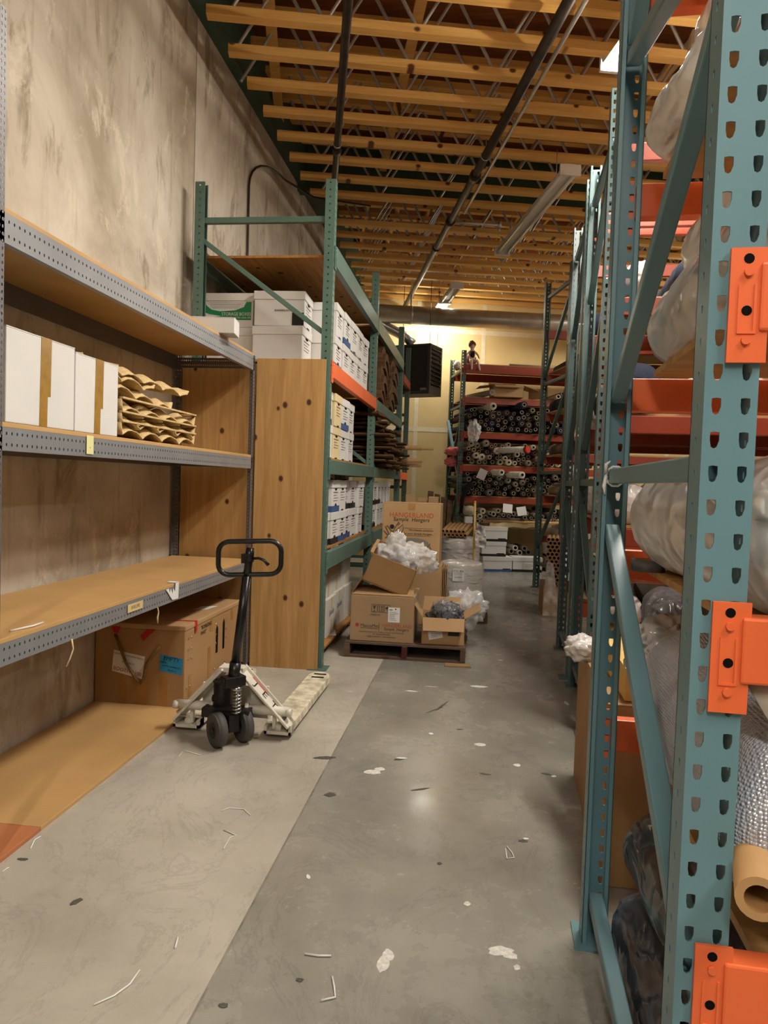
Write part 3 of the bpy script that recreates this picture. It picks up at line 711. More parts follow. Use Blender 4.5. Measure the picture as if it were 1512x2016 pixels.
q = MB(); q.tube([(SF-0.05, 2.50, 0.817), (SF-0.02, 2.6, 0.819), (SF-0.03, 2.68, 0.817)], 0.004, 6); tag(q.build('paper_strip', M_PAPER), 'rolled white paper strip lying on the lowest shelf', 'paper')
q = MB(); q.tube([(SF+0.004, 3.655, 0.715), (SF+0.008, 3.66, 0.69), (SF+0.005, 3.655, 0.66), (SF+0.01, 3.65, 0.63)], [0.003, 0.003, 0.005, 0.002], 6); tag(q.build('string_end', M_CREAM), 'knotted string hanging under the lowest shelf above the brown box', 'string')
q = MB(); q.tube([(SF+0.004, 2.83, 0.72), (SF+0.012, 2.83, 0.68), (SF+0.004, 2.82, 0.64), (SF+0.0, 2.80, 0.61)], [0.004, 0.003, 0.003, 0.002], 6); tag(q.build('string_end', M_CREAM), 'frayed string hanging from the lowest shelf nearer the viewer', 'string')
# ------------------------------------------------------------------ cartons on the grey shelving
def carton(name, label, cat, M, w, d, h, mat, group=None, tape=None, tape_mat=None, gap=True, bevel=0.004):
    "closed carton: x width, y depth, z height, origin at the base centre"
    t = thing(name, label, cat, M=M, group=group)
    q = MB(); q.b2((-w/2, -d/2, 0), (w/2, d/2, h-0.004)); q.build('body', mat, t, bevel=bevel)
    q = MB(); q.b2((-w/2, -d/2+0.0, h-0.004), (w/2, -0.001, h)); q.build('flap', mat, t)
    q = MB(); q.b2((-w/2, 0.001, h-0.004), (w/2, d/2, h)); q.build('flap', mat, t)
    return t
def tape_strip(t, pts, w, mat, name='tape_strip', n=(0, -1, 0)):
    q = MB(); n = Vector(n)
    P = [Vector(p) for p in pts]
    for a, b in zip(P[:-1], P[1:]): q.bar(a, b, w, 0.0012, n)
    return q.build(name, mat, t)
# white cartons: front faces flush with the shelf edge, looking at +X
for y0, y1, z1, l, ty in ((2.397, 2.838, 1.93, 'larger white carton with brown tape on the middle shelf, nearer the viewer', 2.63), (2.845, 3.205, 1.915, 'smaller white carton with brown tape on the middle shelf, beside the pulp trays', 3.03)):
    w, h, d = y1-y0, z1-1.588, 0.42
    t = carton('white_carton', l, 'box', TR(SF-0.005-d/2, (y0+y1)/2, 1.589, 0), d, w, h, M_WBOX)
    o = ty-(y0+y1)/2
    for dz0, dz1, ww, dx in ((h, h*0.35, 0.062, 0.0), (h*0.55, 0.0, 0.045, -0.012)):
        q = MB(); q.prism([(o-ww/2+dx, dz1), (o+ww/2+dx+0.006, dz1), (o+ww/2+dx+0.01, dz0), (o-ww/2+dx+0.004, dz0)], Matrix(((0, 0, 1, d/2+0.0005), (1, 0, 0, 0), (0, 1, 0, 0), (0, 0, 0, 1))), 0.0012 if dx == 0 else 0.0008); q.build('tape_strip', M_TAPEB, t)
    q = MB(); q.b2((-d/2, o-0.03, h), (d/2, o+0.035, h+0.0012)); q.build('tape_strip', M_TAPEB, t)
# moulded pulp trays
def tray_mesh(Lx, Ly, p, hgt, ph=0.0, th=0.005, seed=0):
    q = MB(); nx, ny = 22, 64; g = []
    for i in range(nx+1):
        row = []
        for j in range(ny+1):
            x, y = (i/nx-0.5)*Lx, (j/ny-0.5)*Ly
            e = min(i, nx-i, j, ny-j)
            a = abs(math.sin(PI*(y/p+ph)))**0.8; b = 0.72+0.28*math.cos(2*PI*x/0.16)
            z = hgt*a*b if e > 0 else hgt*(a*b if (i in (0, nx) and 0 < j < ny) else 0.9)
            z += 0.003*noise.noise(Vector((x*30, y*30, seed)))
            row.append(q.bm.verts.new((x, y, z)))
        g.append(row)
    for i in range(nx):
        for j in range(ny):
            f = q.bm.faces.new((g[i][j], g[i+1][j], g[i+1][j+1], g[i][j+1])); f.smooth = True
    # rim
    for j in range(ny): pass
    return q
zc = 1.589
tl = ['bottom pulp tray of the stack beside the white cartons', 'pulp tray second from the bottom of the stack', 'pulp tray third from the bottom of the stack',
      'pulp tray fourth from the bottom, slipped back in the stack', 'pulp tray second from the top, short and tilted', 'top pulp tray of the stack, lifted and tilted forward']
spec = [(0.48, 0.90, 3.70, 0.0, 0.075, 0.0, 0.0), (0.48, 0.90, 3.70, 0.045, 0.075, 0.0, 0.0), (0.48, 0.90, 3.70, 0.105, 0.08, 0.0, 0.0),
        (0.46, 0.80, 3.42, 0.19, 0.07, -0.07, 0.0), (0.44, 0.70, 3.25, 0.255, 0.06, -0.06, 0.0), (0.46, 0.84, 3.62, 0.315, 0.05, -0.02, 0.16)]
for i, (lx, ly, yc, dz, hg, rx, ry) in enumerate(spec):
    q = tray_mesh(lx, ly, 0.225, hg, 0.12*(i % 2) + (0.5 if i == 5 else 0), seed=i)
    o = q.build('pulp_tray', M_PULP, None, solid=0.006, smooth=True)
    o.location = (SF-0.01-lx/2, yc, zc+dz+0.004); o.rotation_euler = (rx, ry, 0); MW[o.name] = o.matrix_basis.copy()
    tag(o, tl[i], 'packing tray', 'stack of moulded pulp trays')
    q = MB(); q.b2((lx/2-0.012, -ly/2, hg-0.004), (lx/2+0.008, ly/2, hg+0.004)); q.b2((-lx/2, ly/2-0.012, hg-0.004), (lx/2, ly/2+0.006, hg+0.004))
    if i in (0, 1, 2): q.build('rim', M_PULP, o)
    else: q.bm.free()
# long white box on the top shelf
t = carton('long_white_box', 'long white box overhanging the far end of the top grey shelf', 'box', TR(-1.83, 4.55, 2.334, math.radians(8)), 0.50, 0.16, 0.10, M_WBOX)
# big brown shipping box under the lowest shelf
bx = Matrix.Translation((-1.995, 4.66, 0.0))
t = thing('shipping_box', 'big brown reusable shipping box with rope handle under the lowest shelf', 'box', M=bx)
W2, D2, HB = 0.575, 1.02, 0.515
q = MB(); q.b2((-W2/2, -D2/2, 0.0), (W2/2, D2/2, HB-0.03)); q.build('body', M_CARD2, t, bevel=0.006)
q = MB(); q.b2((-W2/2-0.004, -D2/2-0.004, HB-0.032), (W2/2+0.004, D2/2+0.004, HB)); q.build('lid', M_CARD, t, bevel=0.006)
yf = -D2/2-0.001; xr = W2/2+0.001
XZ = lambda y: Matrix(((1, 0, 0, 0), (0, 0, -1, y), (0, 1, 0, 0), (0, 0, 0, 1)))       # polygons on a face looking at -Y
YZ = lambda x: Matrix(((0, 0, 1, x), (1, 0, 0, 0), (0, 1, 0, 0), (0, 0, 0, 1)))        # polygons on a face looking at +X
XY = lambda z: Matrix.Translation((0, 0, z))
q = MB(); q.prism([(-0.175, 0.215), (0.02, 0.175), (0.035, 0.315), (-0.165, 0.345)], XZ(yf), 0.001); lb = q.build('paper_label', M_PAPER, t)
text('lettering', 'BOOTH 2100', 0.032, (-0.075, yf-0.002, 0.218), (PI/2, 0.19, 0), M_REDTXT, lb)
text('lettering', 'MODERN CONTEMPORARY DESIGN', 0.012, (-0.068, yf-0.002, 0.312), (PI/2, 0.16, 0), M_GREYPR, lb)
text('lettering', 'NEW YORK, NY', 0.012, (-0.07, yf-0.002, 0.268), (PI/2, 0.17, 0), M_GREYPR, lb)
q = MB(); q.prism([(0.13, 0.235), (0.272, 0.215), (0.277, 0.315), (0.132, 0.335)], XZ(yf), 0.001); lb = q.build('blue_label', M_BLUEL, t)
lb['label'] = 'blue paper label'
text('lettering', 'EMPTY', 0.034, (0.205, yf-0.002, 0.308), (PI/2, 0.14, 0), M_BLKPR, lb)
text('lettering', 'SHOW:', 0.014, (0.155, yf-0.002, 0.288), (PI/2, 0.14, 0), M_BLKPR, lb)
text('lettering', 'NAME: COMPLETE', 0.014, (0.203, yf-0.002, 0.262), (PI/2, 0.14, 0), M_BLKPR, lb)
text('lettering', 'Booth 12', 0.014, (0.21, yf-0.002, 0.24), (PI/2, 0.14, 0), M_BLKPR, lb)
for pts in ([(0.005, 0.44), (0.025, 0.41), (0.10, 0.483), (0.05, 0.483)], [(-0.17, 0.46), (-0.14, 0.445), (-0.12, 0.49), (-0.18, 0.49)]):
    q = MB(); q.prism(pts, XZ(yf-0.004), 0.001); q.build('red_tape', M_REDT, t)
q = MB(); q.prism([(-0.37, 0.52), (-0.335, 0.52), (-0.335, 0.455), (-0.365, 0.44)], YZ(xr+0.004), 0.001); q.build('red_tape', M_REDT, t)
q = MB(); q.prism([(0.10, -0.38), (W2/2, -0.36), (W2/2, -0.33), (0.10, -0.365)], XY(HB+0.0005), 0.001); q.build('red_tape', M_REDT, t)
q = MB(); q.prism([(0.12, 0.02), (0.2, 0.05), (0.23, 0.2), (0.13, 0.16)], XY(HB+0.0005), 0.001); q.build('paper_scrap', M_PAPER, t)
q = MB(); q.tube([(-0.155, yf-0.004, 0.44), (-0.12, yf-0.02, 0.38), (-0.07, yf-0.024, 0.27), (-0.01, yf-0.02, 0.18), (0.02, yf-0.018, 0.155), (0.035, yf-0.018, 0.18), (0.06, yf-0.022, 0.28), (0.10, yf-0.018, 0.34), (0.135, yf-0.004, 0.385)], 0.009, 8); q.build('rope_handle', M_ROPE, t)
for x in (-0.15, 0.14): pass
for x0, x1 in ((0.13, 0.18), (-0.13, -0.08), (-0.02, 0.06)):
    q = MB(); q.prism([(x0, 0.0), (x1, 0.0), (x1+0.003, 0.20), (x0-0.002, 0.2)], XZ(yf), 0.0008); q.build('tape_strip', M_TAPEK, t)
for y0, h0, h1 in ((-0.45, 0.02, 0.2), (-0.13, 0.06, 0.3), (-0.10, 0.40, 0.51), (0.30, 0.4, 0.51)):
    q = MB(); q.prism([(y0, h0), (y0+0.05, h0), (y0+0.05, h1), (y0, h1)], YZ(xr), 0.0008); q.build('tape_strip', M_TAPEK, t)
for y0, hh in ((0.03, 0.42), (0.16, 0.44)):
    q = MB(); q.prism([(y0-0.018, 0.23), (y0+0.018, 0.23), (y0+0.02, hh-0.03), (y0, hh), (y0-0.02, hh-0.03)], YZ(xr), 0.0008); q.build('hand_slot', M_HOLE, t)
text('lettering', '"BOMBEZINO', 0.034, (xr+0.002, -0.17, 0.455), RIGHT, M_BLKPR, t, sx=0.9)
text('lettering', 'SINGLE"', 0.03, (xr+0.002, -0.22, 0.42), RIGHT, M_BLKPR, t, sx=0.9)
q = MB()
for y in (-0.47, -0.42, 0.0, 0.2, 0.45):
    for z in (0.05, 0.13, 0.30, 0.36, 0.43): q.cyl((xr-0.002, y+0.01*math.sin(z*90), z), (xr+0.004, y+0.01*math.sin(z*90), z), 0.006, 8)
q.build('staple_heads', M_CHROME, t)
# ------------------------------------------------------------------ pallet jack
J = thing('pallet_jack', 'white hand pallet jack with upright black handle before the plywood panel', 'pallet jack', (-1.29, 3.72, 0))
for sx in (-1, 1):
    xo, xi = sx*0.335, sx*0.185
    q = MB(); tp_ = [(xi, 0.12), (xo, 0.12), (xo, 1.13), (xo-sx*0.02, 1.19), (xo-sx*0.05, 1.215), (xi+sx*0.05, 1.215), (xi+sx*0.02, 1.19), (xi, 1.13)]
    q.prism(tp_ if sx < 0 else tp_[::-1], Matrix.Translation((0, 0, 0.072)), 0.008)
    for x in (xo, xi): q.b2((min(x, x-0.006*(1 if x == xo else -1)*sx), 0.10, 0.03), (max(x, x-0.006*(1 if x == xo else -1)*sx), 1.14, 0.074))
    f = q.build('fork', M_FORK, J, bevel=0.003)
    for yy in (1.06, 1.14):
        q = MB(); q.b2((xi+sx*0.035 if sx > 0 else xo+0.03, yy, 0.0795), (xo-sx*0.03 if sx > 0 else xi-0.035, yy+0.028, 0.0812)); q.build('roller_slot', M_HOLE, f)
    q = MB(); q.cyl((xi+sx*0.035, 1.11, 0.038), (xo-sx*0.035, 1.11, 0.038), 0.037, 14); q.build('load_roller', M_RUBBER, f)
    # fork heel: U-shaped foot facing the handle
    q = MB(); q.b2((min(xi, xo), 0.085, 0.025), (max(xi, xo), 0.16, 0.042)); q.b2((xo-sx*0.0, 0.085, 0.025), (xo-sx*0.014, 0.16, 0.078)); q.b2((xi, 0.085, 0.025), (xi+sx*0.014, 0.16, 0.07))
    q.cyl((xo-sx*0.06, 0.12, 0.052), (xo-sx*0.1, 0.12, 0.052), 0.022, 10); q.build('fork_heel', M_JACK, J)
    q = MB(); q.b2((sx*0.235-0.009, 0.10, 0.05), (sx*0.235+0.009, 0.125, 0.16)); q.build('push_rod', M_JACK, J)
    # sloping head plate from the heel to the apex
    a0, a1 = Vector((sx*0.325, 0.10, 0.075)), Vector((sx*0.045, 0.085, 0.375))
    q = MB(); q.bar(a0, a1, 0.095, 0.014, (sx*0.73, -0.05, 0.68)); q.bar(a0+Vector((0, 0.04, -0.0)), a1+Vector((0, 0.04, 0)), 0.012, 0.05, (sx*0.73, 0, 0.68)); q.build('head_plate', M_JACK, J, bevel=0.003)
    q = MB(); q.cyl((sx*0.10, 0.06, 0.165), (sx*0.32, 0.10, 0.15), 0.026, 12); q.cyl((sx*0.085, 0.057, 0.166), (sx*0.105, 0.06, 0.165), 0.033, 12); q.cyl((sx*0.305, 0.09, 0.15), (sx*0.335, 0.09, 0.15), 0.022, 12); q.build('rocker_arm', M_JACK, J)
q = MB(); q.b2((-0.07, 0.055, 0.355), (0.07, 0.14, 0.385)); q.b2((-0.19, 0.14, 0.09), (0.19, 0.16, 0.27)); q.build('head_frame', M_JACK, J, bevel=0.004)
# lettering on the right head plate
d = (Vector((0.045, 0.085, 0.375))-Vector((0.325, 0.10, 0.075))).normalized(); nrm = Vector((0.73, -0.05, 0.68)); nrm = (nrm - d*nrm.dot(d)).normalized()
up_ = nrm.cross(-d); Mt = Matrix((-d, up_, nrm)).transposed()
ctr = (Vector((0.325, 0.10, 0.075))+Vector((0.045, 0.085, 0.375)))/2
for ch, fpos in (('J', -0.085), ('E', -0.01), ('T', 0.065)):
    p = ctr - d*fpos + nrm*0.008
    text('lettering', ch, 0.075, p, Mt.to_euler(), M_BLKPR, J, sx=1.1)
q = MB(); p = ctr + d*0.065 + nrm*0.0078 + up_*0.03; q.box(p, (0.12, 0.012, 0.001), Mt); q.build('red_stripe', M_PINK, J)
q = MB(); p = ctr - d*0.125 + nrm*0.008; q.box(p, (0.03, 0.06, 0.001), Mt); q.build('warning_label', M_YNOTE, J)
q = MB(); p = ctr - d*0.152 + nrm*0.008; q.box(p, (0.022, 0.06, 0.001), Mt); q.build('rating_label', M_GREYPR, J)
# pump, spring, steering wheels turned about 30 degrees, handle
Ms = Matrix.Translation((0.035, -0.035, 0)) @ Matrix.Rotation(math.radians(45), 4, 'Z')
S3 = Ms.to_3x3()
P = lambda x, y, z: Ms @ Vector((x, y, z))
q = MB(); q.cyl((-0.045, 0.05, 0.12), (-0.045, 0.05, 0.305), 0.045, 16); q.cyl((-0.045, 0.05, 0.305), (-0.045, 0.05, 0.315), 0.05, 16); q.box((0.0, 0.02, 0.155), (0.26, 0.10, 0.05)); q.box(P(0.0, 0.0, 0.12), (0.06, 0.09, 0.09), S3); q.cyl((-0.09, 0.03, 0.22), (-0.05, 0.03, 0.22), 0.02, 10)
q.build('pump_body', M_GREASE, J, bevel=0.003)
q = MB(); q.tube([P(0.018+0.022*math.cos(a*PI/5), -0.03+0.022*math.sin(a*PI/5), 0.165+a*0.0018) for a in range(70)], 0.0045, 6); q.build('return_spring', M_CHROME, J)
q = MB(); q.cyl(P(0.018, -0.03, 0.13), P(0.018, -0.03, 0.30), 0.012, 10); q.cyl(P(0.018, -0.03, 0.29), P(0.018, -0.03, 0.315), 0.027, 14); q.build('piston', M_CHROME, J)
q = MB(); q.box(P(0.0, -0.02, 0.345), (0.12, 0.07, 0.055), S3); q.cyl(P(-0.065, -0.02, 0.345), P(0.065, -0.02, 0.345), 0.024, 12); q.build('yoke', M_GREASE, J, bevel=0.006)
for sx in (-1, 1):
    w = MB(); c0, c1 = P(sx*0.075-0.027, 0, 0.09), P(sx*0.075+0.027, 0, 0.09)
    ax = (c1-c0).normalized()
    w.cyl(c0+ax*0.006, c1-ax*0.006, 0.09, 28); w.cyl(c0, c0+ax*0.006, 0.078, 28, 0.09); w.cyl(c1-ax*0.006, c1, 0.09, 28, 0.078)
    wo = w.build('steer_wheel', M_RUBBER, J)
    w = MB(); w.cyl(c0-ax*0.002, c1+ax*0.002, 0.042, 20); w.cyl(c0-ax*0.006, c1+ax*0.006, 0.02, 14); w.build('hub', M_GREASE, wo)
top = Vector((0.118, -0.03, 1.04)); low = P(0.0, -0.02, 0.345)
dirv = (top-low).normalized()
q = MB(); q.cyl(low, low+dirv*0.10, 0.030, 16); q.cyl(low+dirv*0.09, low+dirv*0.56, 0.0235, 16); q.cyl(low+dirv*0.56, top, 0.021, 16); q.cyl(top-dirv*0.06, top+dirv*0.012, 0.027, 16, 0.02)
hs = q.build('handle_shaft', M_BLACK, J)
hc = Vector((0.118, -0.035, 0.995)); loop = []
for cx_, cz_, a0 in ((0.105, 0.036, 0), (-0.105, 0.036, 90), (-0.105, -0.03, 180), (0.105, -0.03, 270)):
    for k in range(6):
        a = math.radians(a0 + k*18); loop.append(hc + Vector(((cx_+0.06*math.cos(a))*math.cos(0.12), (cx_+0.06*math.cos(a))*math.sin(0.12), cz_+0.055*math.sin(a) + (cx_*0.05))))
q = MB(); q.tube(loop, 0.0135, 10, True); hl = q.build('handle_loop', M_BLACK, J)
q = MB(); q.tube([top+Vector((0.01, -0.01, -0.045)), top+Vector((0.05, -0.012, -0.04)), top+Vector((0.08, -0.012, -0.05)), top+Vector((0.105, -0.012, -0.075))], [0.008, 0.007, 0.008, 0.01], 8); q.box(top+Vector((-0.02, -0.01, -0.045)), (0.04, 0.03, 0.05)); q.build('release_lever', M_BLACK, hs)
# ------------------------------------------------------------------ file boxes on the left green rack
FBW, FBD, FBH = 0.315, 0.40, 0.262
def filebox_proto(kind):
    t = thing('file_box', 'x', 'file box', (0, 0, -50))
    body = M_CREAM if kind == 'cream' else M_WBOX
    q = MB(); q.b2((-FBW/2+0.006, -FBD/2+0.006, 0), (FBW/2-0.006, FBD/2-0.006, FBH-0.012)); bd = q.build('body', body, t, bevel=0.003)
    q = MB(); q.b2((-FBW/2, -FBD/2, FBH-0.065), (FBW/2, FBD/2, FBH)); 
    q.build('lid', body, t, bevel=0.004)
    y = -FBD/2+0.005
    q = MB(); q.prism([(0.045*math.cos(a*PI/8), FBH-0.068+0.018*math.sin(a*PI/8)) for a in range(8, 17)], XZ(y), 0.001); q.build('hand_hole', M_HOLE, t)
    if kind in ('navy', 'black'):
        q = MB(); q.b2((-FBW/2+0.005, -FBD/2+0.005, 0), (FBW/2-0.005, FBD/2-0.005, 0.05)); q.build('printed_band', M_NAVY if kind == 'navy' else M_BLKPR, t)
        q = MB(); q.prism([(0.04*math.cos(a*PI/8), 0.05+0.02*math.sin(a*PI/8)) for a in range(0, 9)], XZ(y), 0.001); q.build('band_tab', M_BLKPR, t)
    else:
        q = MB(); q.prism([(-0.05, 0.0), (0.05, 0.0), (0.04, 0.012), (-0.04, 0.012)], XZ(y), 0.001); q.build('base_print', M_BLKPR, t)
    q = MB()
    for k, (a, b) in enumerate(((-0.09, 0.08), (-0.09, 0.03), (-0.08, 0.09), (-0.09, 0.06))):
        z = FBH-0.105-k*0.022; q.b2((a, y-0.0012, z), (b, y, z+0.004 if k else z+0.008))
    q.build('printed_lines', M_GREYPR, t)
    return t
FP = {k: filebox_proto(k) for k in ('white', 'navy', 'black', 'cream')}
FK = {k: children(v) for k, v in FP.items()}
XF = -1.155       # front of the file boxes
NTH = ['first', 'second', 'third', 'fourth', 'fifth', 'sixth', 'seventh', 'eighth', 'ninth']
BAND = {'white': 'white file box', 'navy': 'blue-based white file box', 'black': 'black-based white file box', 'cream': 'cream file box'}
def row(y0, z, kinds, text_, group, xj=0.02, pitch=0.335, dx=None):
    for i, k in enumerate(kinds):
        if k is None: continue
        x = XF - FBD/2 - rnd.uniform(0, xj) - (dx[i] if dx else 0)
        M = TR(x, y0+pitch*(i+0.5)+rnd.uniform(-0.006, 0.006), z, PI/2 + rnd.uniform(-0.03, 0.03))
        dup(FP[k], M, '%s, %s %s' % (BAND[k], NTH[i], text_), group, FK[k])
W_, N_, K_, C_ = 'white', 'navy', 'black', 'cream'
z1, z2, z3 = 0.896, 1.596, 2.321
row(5.43, z1, [K_, K_, N_, N_, W_, W_], 'from plywood in bottom row on the lowest beams', 'file boxes on the lowest green beams', 0.05)
row(5.43, z1+FBH+0.002, [K_, N_, W_, K_, K_, W_], 'from plywood in upper row on the lowest beams', 'file boxes on the lowest green beams', 0.05)
row(5.43, z2, [W_, C_, W_, W_], 'from plywood in bottom row on the middle beams', 'file boxes on the middle green beams')
row(5.43, z2+FBH+0.002, [N_, C_, N_, W_], 'from plywood in upper row on the middle beams', 'file boxes on the middle green beams', 0.02)
row(5.43, z3, [None, N_, W_, W_, W_], 'from plywood in bottom row above the orange beam', 'file boxes above the orange beam')
row(5.43, z3+FBH+0.002, [None, W_, N_, W_, W_], 'from plywood in upper row above the orange beam', 'file boxes above the orange beam', 0.02)
row(7.80, z1, [K_, K_, W_, W_, W_, W_], 'past the second upright in bottom row, lowest beams', 'file boxes in the farther bay')
row(7.80, z1+FBH+0.002, [W_, K_, K_, W_, W_, W_], 'past the second upright in upper row, lowest beams', 'file boxes in the farther bay')
# long sides toward the viewer at the open end, above the plywood panel
def side_box(x, y, z, rz, label, kind='white'):
    return dup(FP[kind], TR(x, y, z, rz), label, 'file boxes seen above the plywood panel', FK[kind])
side_box(-1.95, 5.66, z3, PI/2, 'lower white file box behind the long white box, under the green print one')
gb = thing('storage_box', 'white storage box with green panel reading STORAGE BOXES on the top left tier', 'file box', M=TR(-1.98, 5.66, z3+FBH+0.002, 0.0))
q = MB(); q.b2((-0.205, -0.15, 0), (0.205, 0.15, FBH-0.012)); q.build('body', M_WBOX, gb, bevel=0.003)
q = MB(); q.b2((-0.215, -0.157, FBH-0.06), (0.215, 0.157, FBH)); q.build('lid', M_WBOX, gb, bevel=0.004)
q = MB(); q.prism([(-0.19, 0.055), (0.19, 0.055), (0.19, 0.195), (0.15, 0.195), (0.13, 0.155), (0.06, 0.13), (-0.06, 0.122), (-0.13, 0.135), (-0.17, 0.165), (-0.185, 0.195), (-0.19, 0.195)], XZ(-0.1505), 0.0008); gp = q.build('green_panel', M_GREENPR, gb); gp['label'] = 'green printed panel'
q = MB(); q.prism([(-0.19, 0.115), (-0.15, 0.10), (-0.05, 0.085), (-0.19, 0.072)], XZ(-0.1516), 0.0006); q.build('swoosh', M_WBOX, gp)
text('lettering', 'STORAGE BOXES', 0.036, (0.07, -0.1525, 0.1), FRONT, M_WBOX, gp, sx=0.85)
text('lettering', 'HEAVY-DUTY / LETTER / LEGAL SIZE', 0.017, (0.07, -0.1525, 0.073), FRONT, M_WBOX, gp, sx=0.85)
q = MB()
for k in range(4): q.b2((-0.15+0.006*k, -0.1515, 0.187-0.013*k), (0.12-0.012*k, -0.1505, 0.189-0.013*k))
q.build('printed_lines', M_GREYPR, gb)
q = MB(); q.b2((-1.745+1.545-0.13, 0, 0), (0.0, 0.001, 0.001)); q.bm.free()
t = side_box(-1.56, 5.60, z3+0.001, PI/2, 'lower white file box at the open end above the plywood panel')
t = side_box(-1.555, 5.60, z3+FBH+0.003, PI/2+0.04, 'upper white file box with black corner print above the plywood panel')
q = MB(); q.prism([(0.10, 0.004), (0.19, 0.004), (0.19, 0.10), (0.10, 0.10)], Matrix(((0, 0, -1, -FBW/2+0.005), (-1, 0, 0, 0), (0, 1, 0, 0), (0, 0, 0, 1))), 0.001); q.build('printed_band', M_BLKPR, t)
text('lettering', 'BANKERS BOX', 0.02, (-FBW/2+0.003, -0.03, 0.115), (PI/2, 0, -PI/2), M_BLKPR, t)
# the turned box marked 789
t = dup(FP['white'], TR(-1.36, 7.27, z3+FBH+0.002, PI/2-0.06), 'white file box marked 789 at the end of the row above the orange beam', 'file boxes above the orange beam', FK['white'])
text('lettering', '789', 0.055, (-FBW/2+0.004, -0.05, 0.045), (PI/2, 0, -PI/2), M_BUFF, t)
dup(FP['white'], TR(-1.36, 7.27, z3, PI/2-0.02), 'white file box under the one marked 789', 'file boxes above the orange beam', FK['white'])
# dark folders lying above the lower rows
for i in range(7):
    q = MB(); q.box((-1.45, 5.75+i*0.24, z1+2*FBH+0.045), (0.3, 0.19, 0.06), Matrix.Rotation(0.1*(i % 3-1), 3, 'X'))
    tag(q.build('binder', FABRICS[1] if i % 3 else M_CARD2), 'dark binder lying on the file boxes under the middle green beam', 'binder', 'binders on the file boxes')
# low wooden platform with white cartons under the lowest beams
pf = thing('wooden_platform', 'low wooden platform under the lowest green beams', 'platform', (-1.55, 7.0, 0))
q = MB(); q.b2((-0.48, -1.55, 0.085), (0.40, 1.6, 0.105)); q.build('top_board', M_PLYX, pf)
for y in (-1.5, 0, 1.5):
    q = MB(); q.b2((-0.48, y-0.04, 0.0), (0.38, y+0.04, 0.085)); q.build('runner', M_PLYB, pf)
for r in range(2):
    for i in range(4):
        w, h, d = 0.40, 0.315, 0.38
        M = TR(-1.21-d/2+0.0-(0.03 if r else 0)+0.012*(i % 2), 5.66+i*0.415, 0.107+r*(h+0.002), PI/2+rnd.uniform(-0.03, 0.03))
        t = carton('white_carton', 'plain white carton, %s from the plywood in the %s layer on the platform' % (NTH[i], ('bottom', 'upper')[r]), 'box', M, w, d, h, M_WBOX2, 'white cartons on the wooden platform')
        q = MB(); q.prism([(-0.022, 0), (0.022, 0), (0.022, 0.13), (-0.022, 0.13)], XZ(-d/2-0.0005), 0.001); q.build('tape_strip', M_BUFF, t)
        q = MB(); q.prism([(-0.022, h-0.1), (0.022, h-0.1), (0.022, h), (-0.022, h)], XZ(-d/2-0.0005), 0.001); q.build('tape_strip', M_BUFF, t)
        if r == 0 and i < 3: text('lettering', 'Spindle', 0.07, (0, -d/2-0.001, 0.19), FRONT, M_GREYPR, t, shear=0.2)
q = MB(); q.prism([(0, 0), (0.2, 0.03), (0.19, 0.33), (0.02, 0.3)], TR(-1.33, 5.95, 0.1065, 0.2) @ Matrix.Translation((0.0, 0, 0)), 0.0015); tag(q.build('paper_sheet', M_PAPER), 'white paper sheet lying on the wooden platform edge', 'paper')
# brown boards in the farther bay: rough flat boards stacked across, ends to the aisle
k = 0
for lay in range(13):
    z = 1.597 + lay*0.044
    n = 6 if lay < 11 else 4
    for i in range(n):
        y = 7.92 + i*0.365 + rnd.uniform(-0.05, 0.05); w = rnd.uniform(0.27, 0.36); ext = rnd.uniform(-0.08, 0.15) + (0.08 if lay < 8 else -0.02)
        q = MB(); n_ = 8
        for s_ in (0,):
            x1 = -1.13+ext; x0 = x1-1.0; a = rnd.uniform(-0.12, 0.12); th = rnd.uniform(0.022, 0.038); tilt = rnd.uniform(-0.03, 0.03)
            R = Matrix.Rotation(a, 3, 'Z') @ Matrix.Rotation(tilt, 3, 'Y')
            prof = [(-w/2, 0), (-w/2+0.02, -th/2), (w/2-0.02, -th/2), (w/2, 0), (w/2-0.04, th/2), (-w/2+0.04, th/2)]
            Mx = Matrix.Translation((x0, y, z+th/2)) @ (Matrix.Rotation(a, 4, 'Z')) @ Matrix(((0, 0, 1, 0), (1, 0, 0, 0), (0, 1, 0, 0), (0, 0, 0, 1)))
            q.prism(prof, Mx, x1-x0)
        tag(q.build('brown_board', M_BARK, bevel=0.004), 'rough dark brown board in the flat stack jutting from the farther green bay', 'board', 'flat stack of rough brown boards')
for i, (y, z, r, l, ln) in enumerate(((10.0, 1.90, 0.035, 0.34, 'brown cardboard tube poking out of the board stack, thicker upper one'), (10.1, 1.895, 0.02, 0.50, 'thin brown tube poking farthest out beside the board stack'), (9.95, 1.72, 0.03, 0.36, 'brown cardboard tube poking out low beside the board stack'), (10.05, 1.66, 0.028, 0.34, 'lowest brown cardboard tube poking out by the board stack'))):
    q = MB(); q.pipe((-1.7, y-0.1, z), (-1.13+l, y+0.1, z+0.01), r, r*0.7, 14); tag(q.build('cardboard_tube', M_TUBE), ln, 'tube')
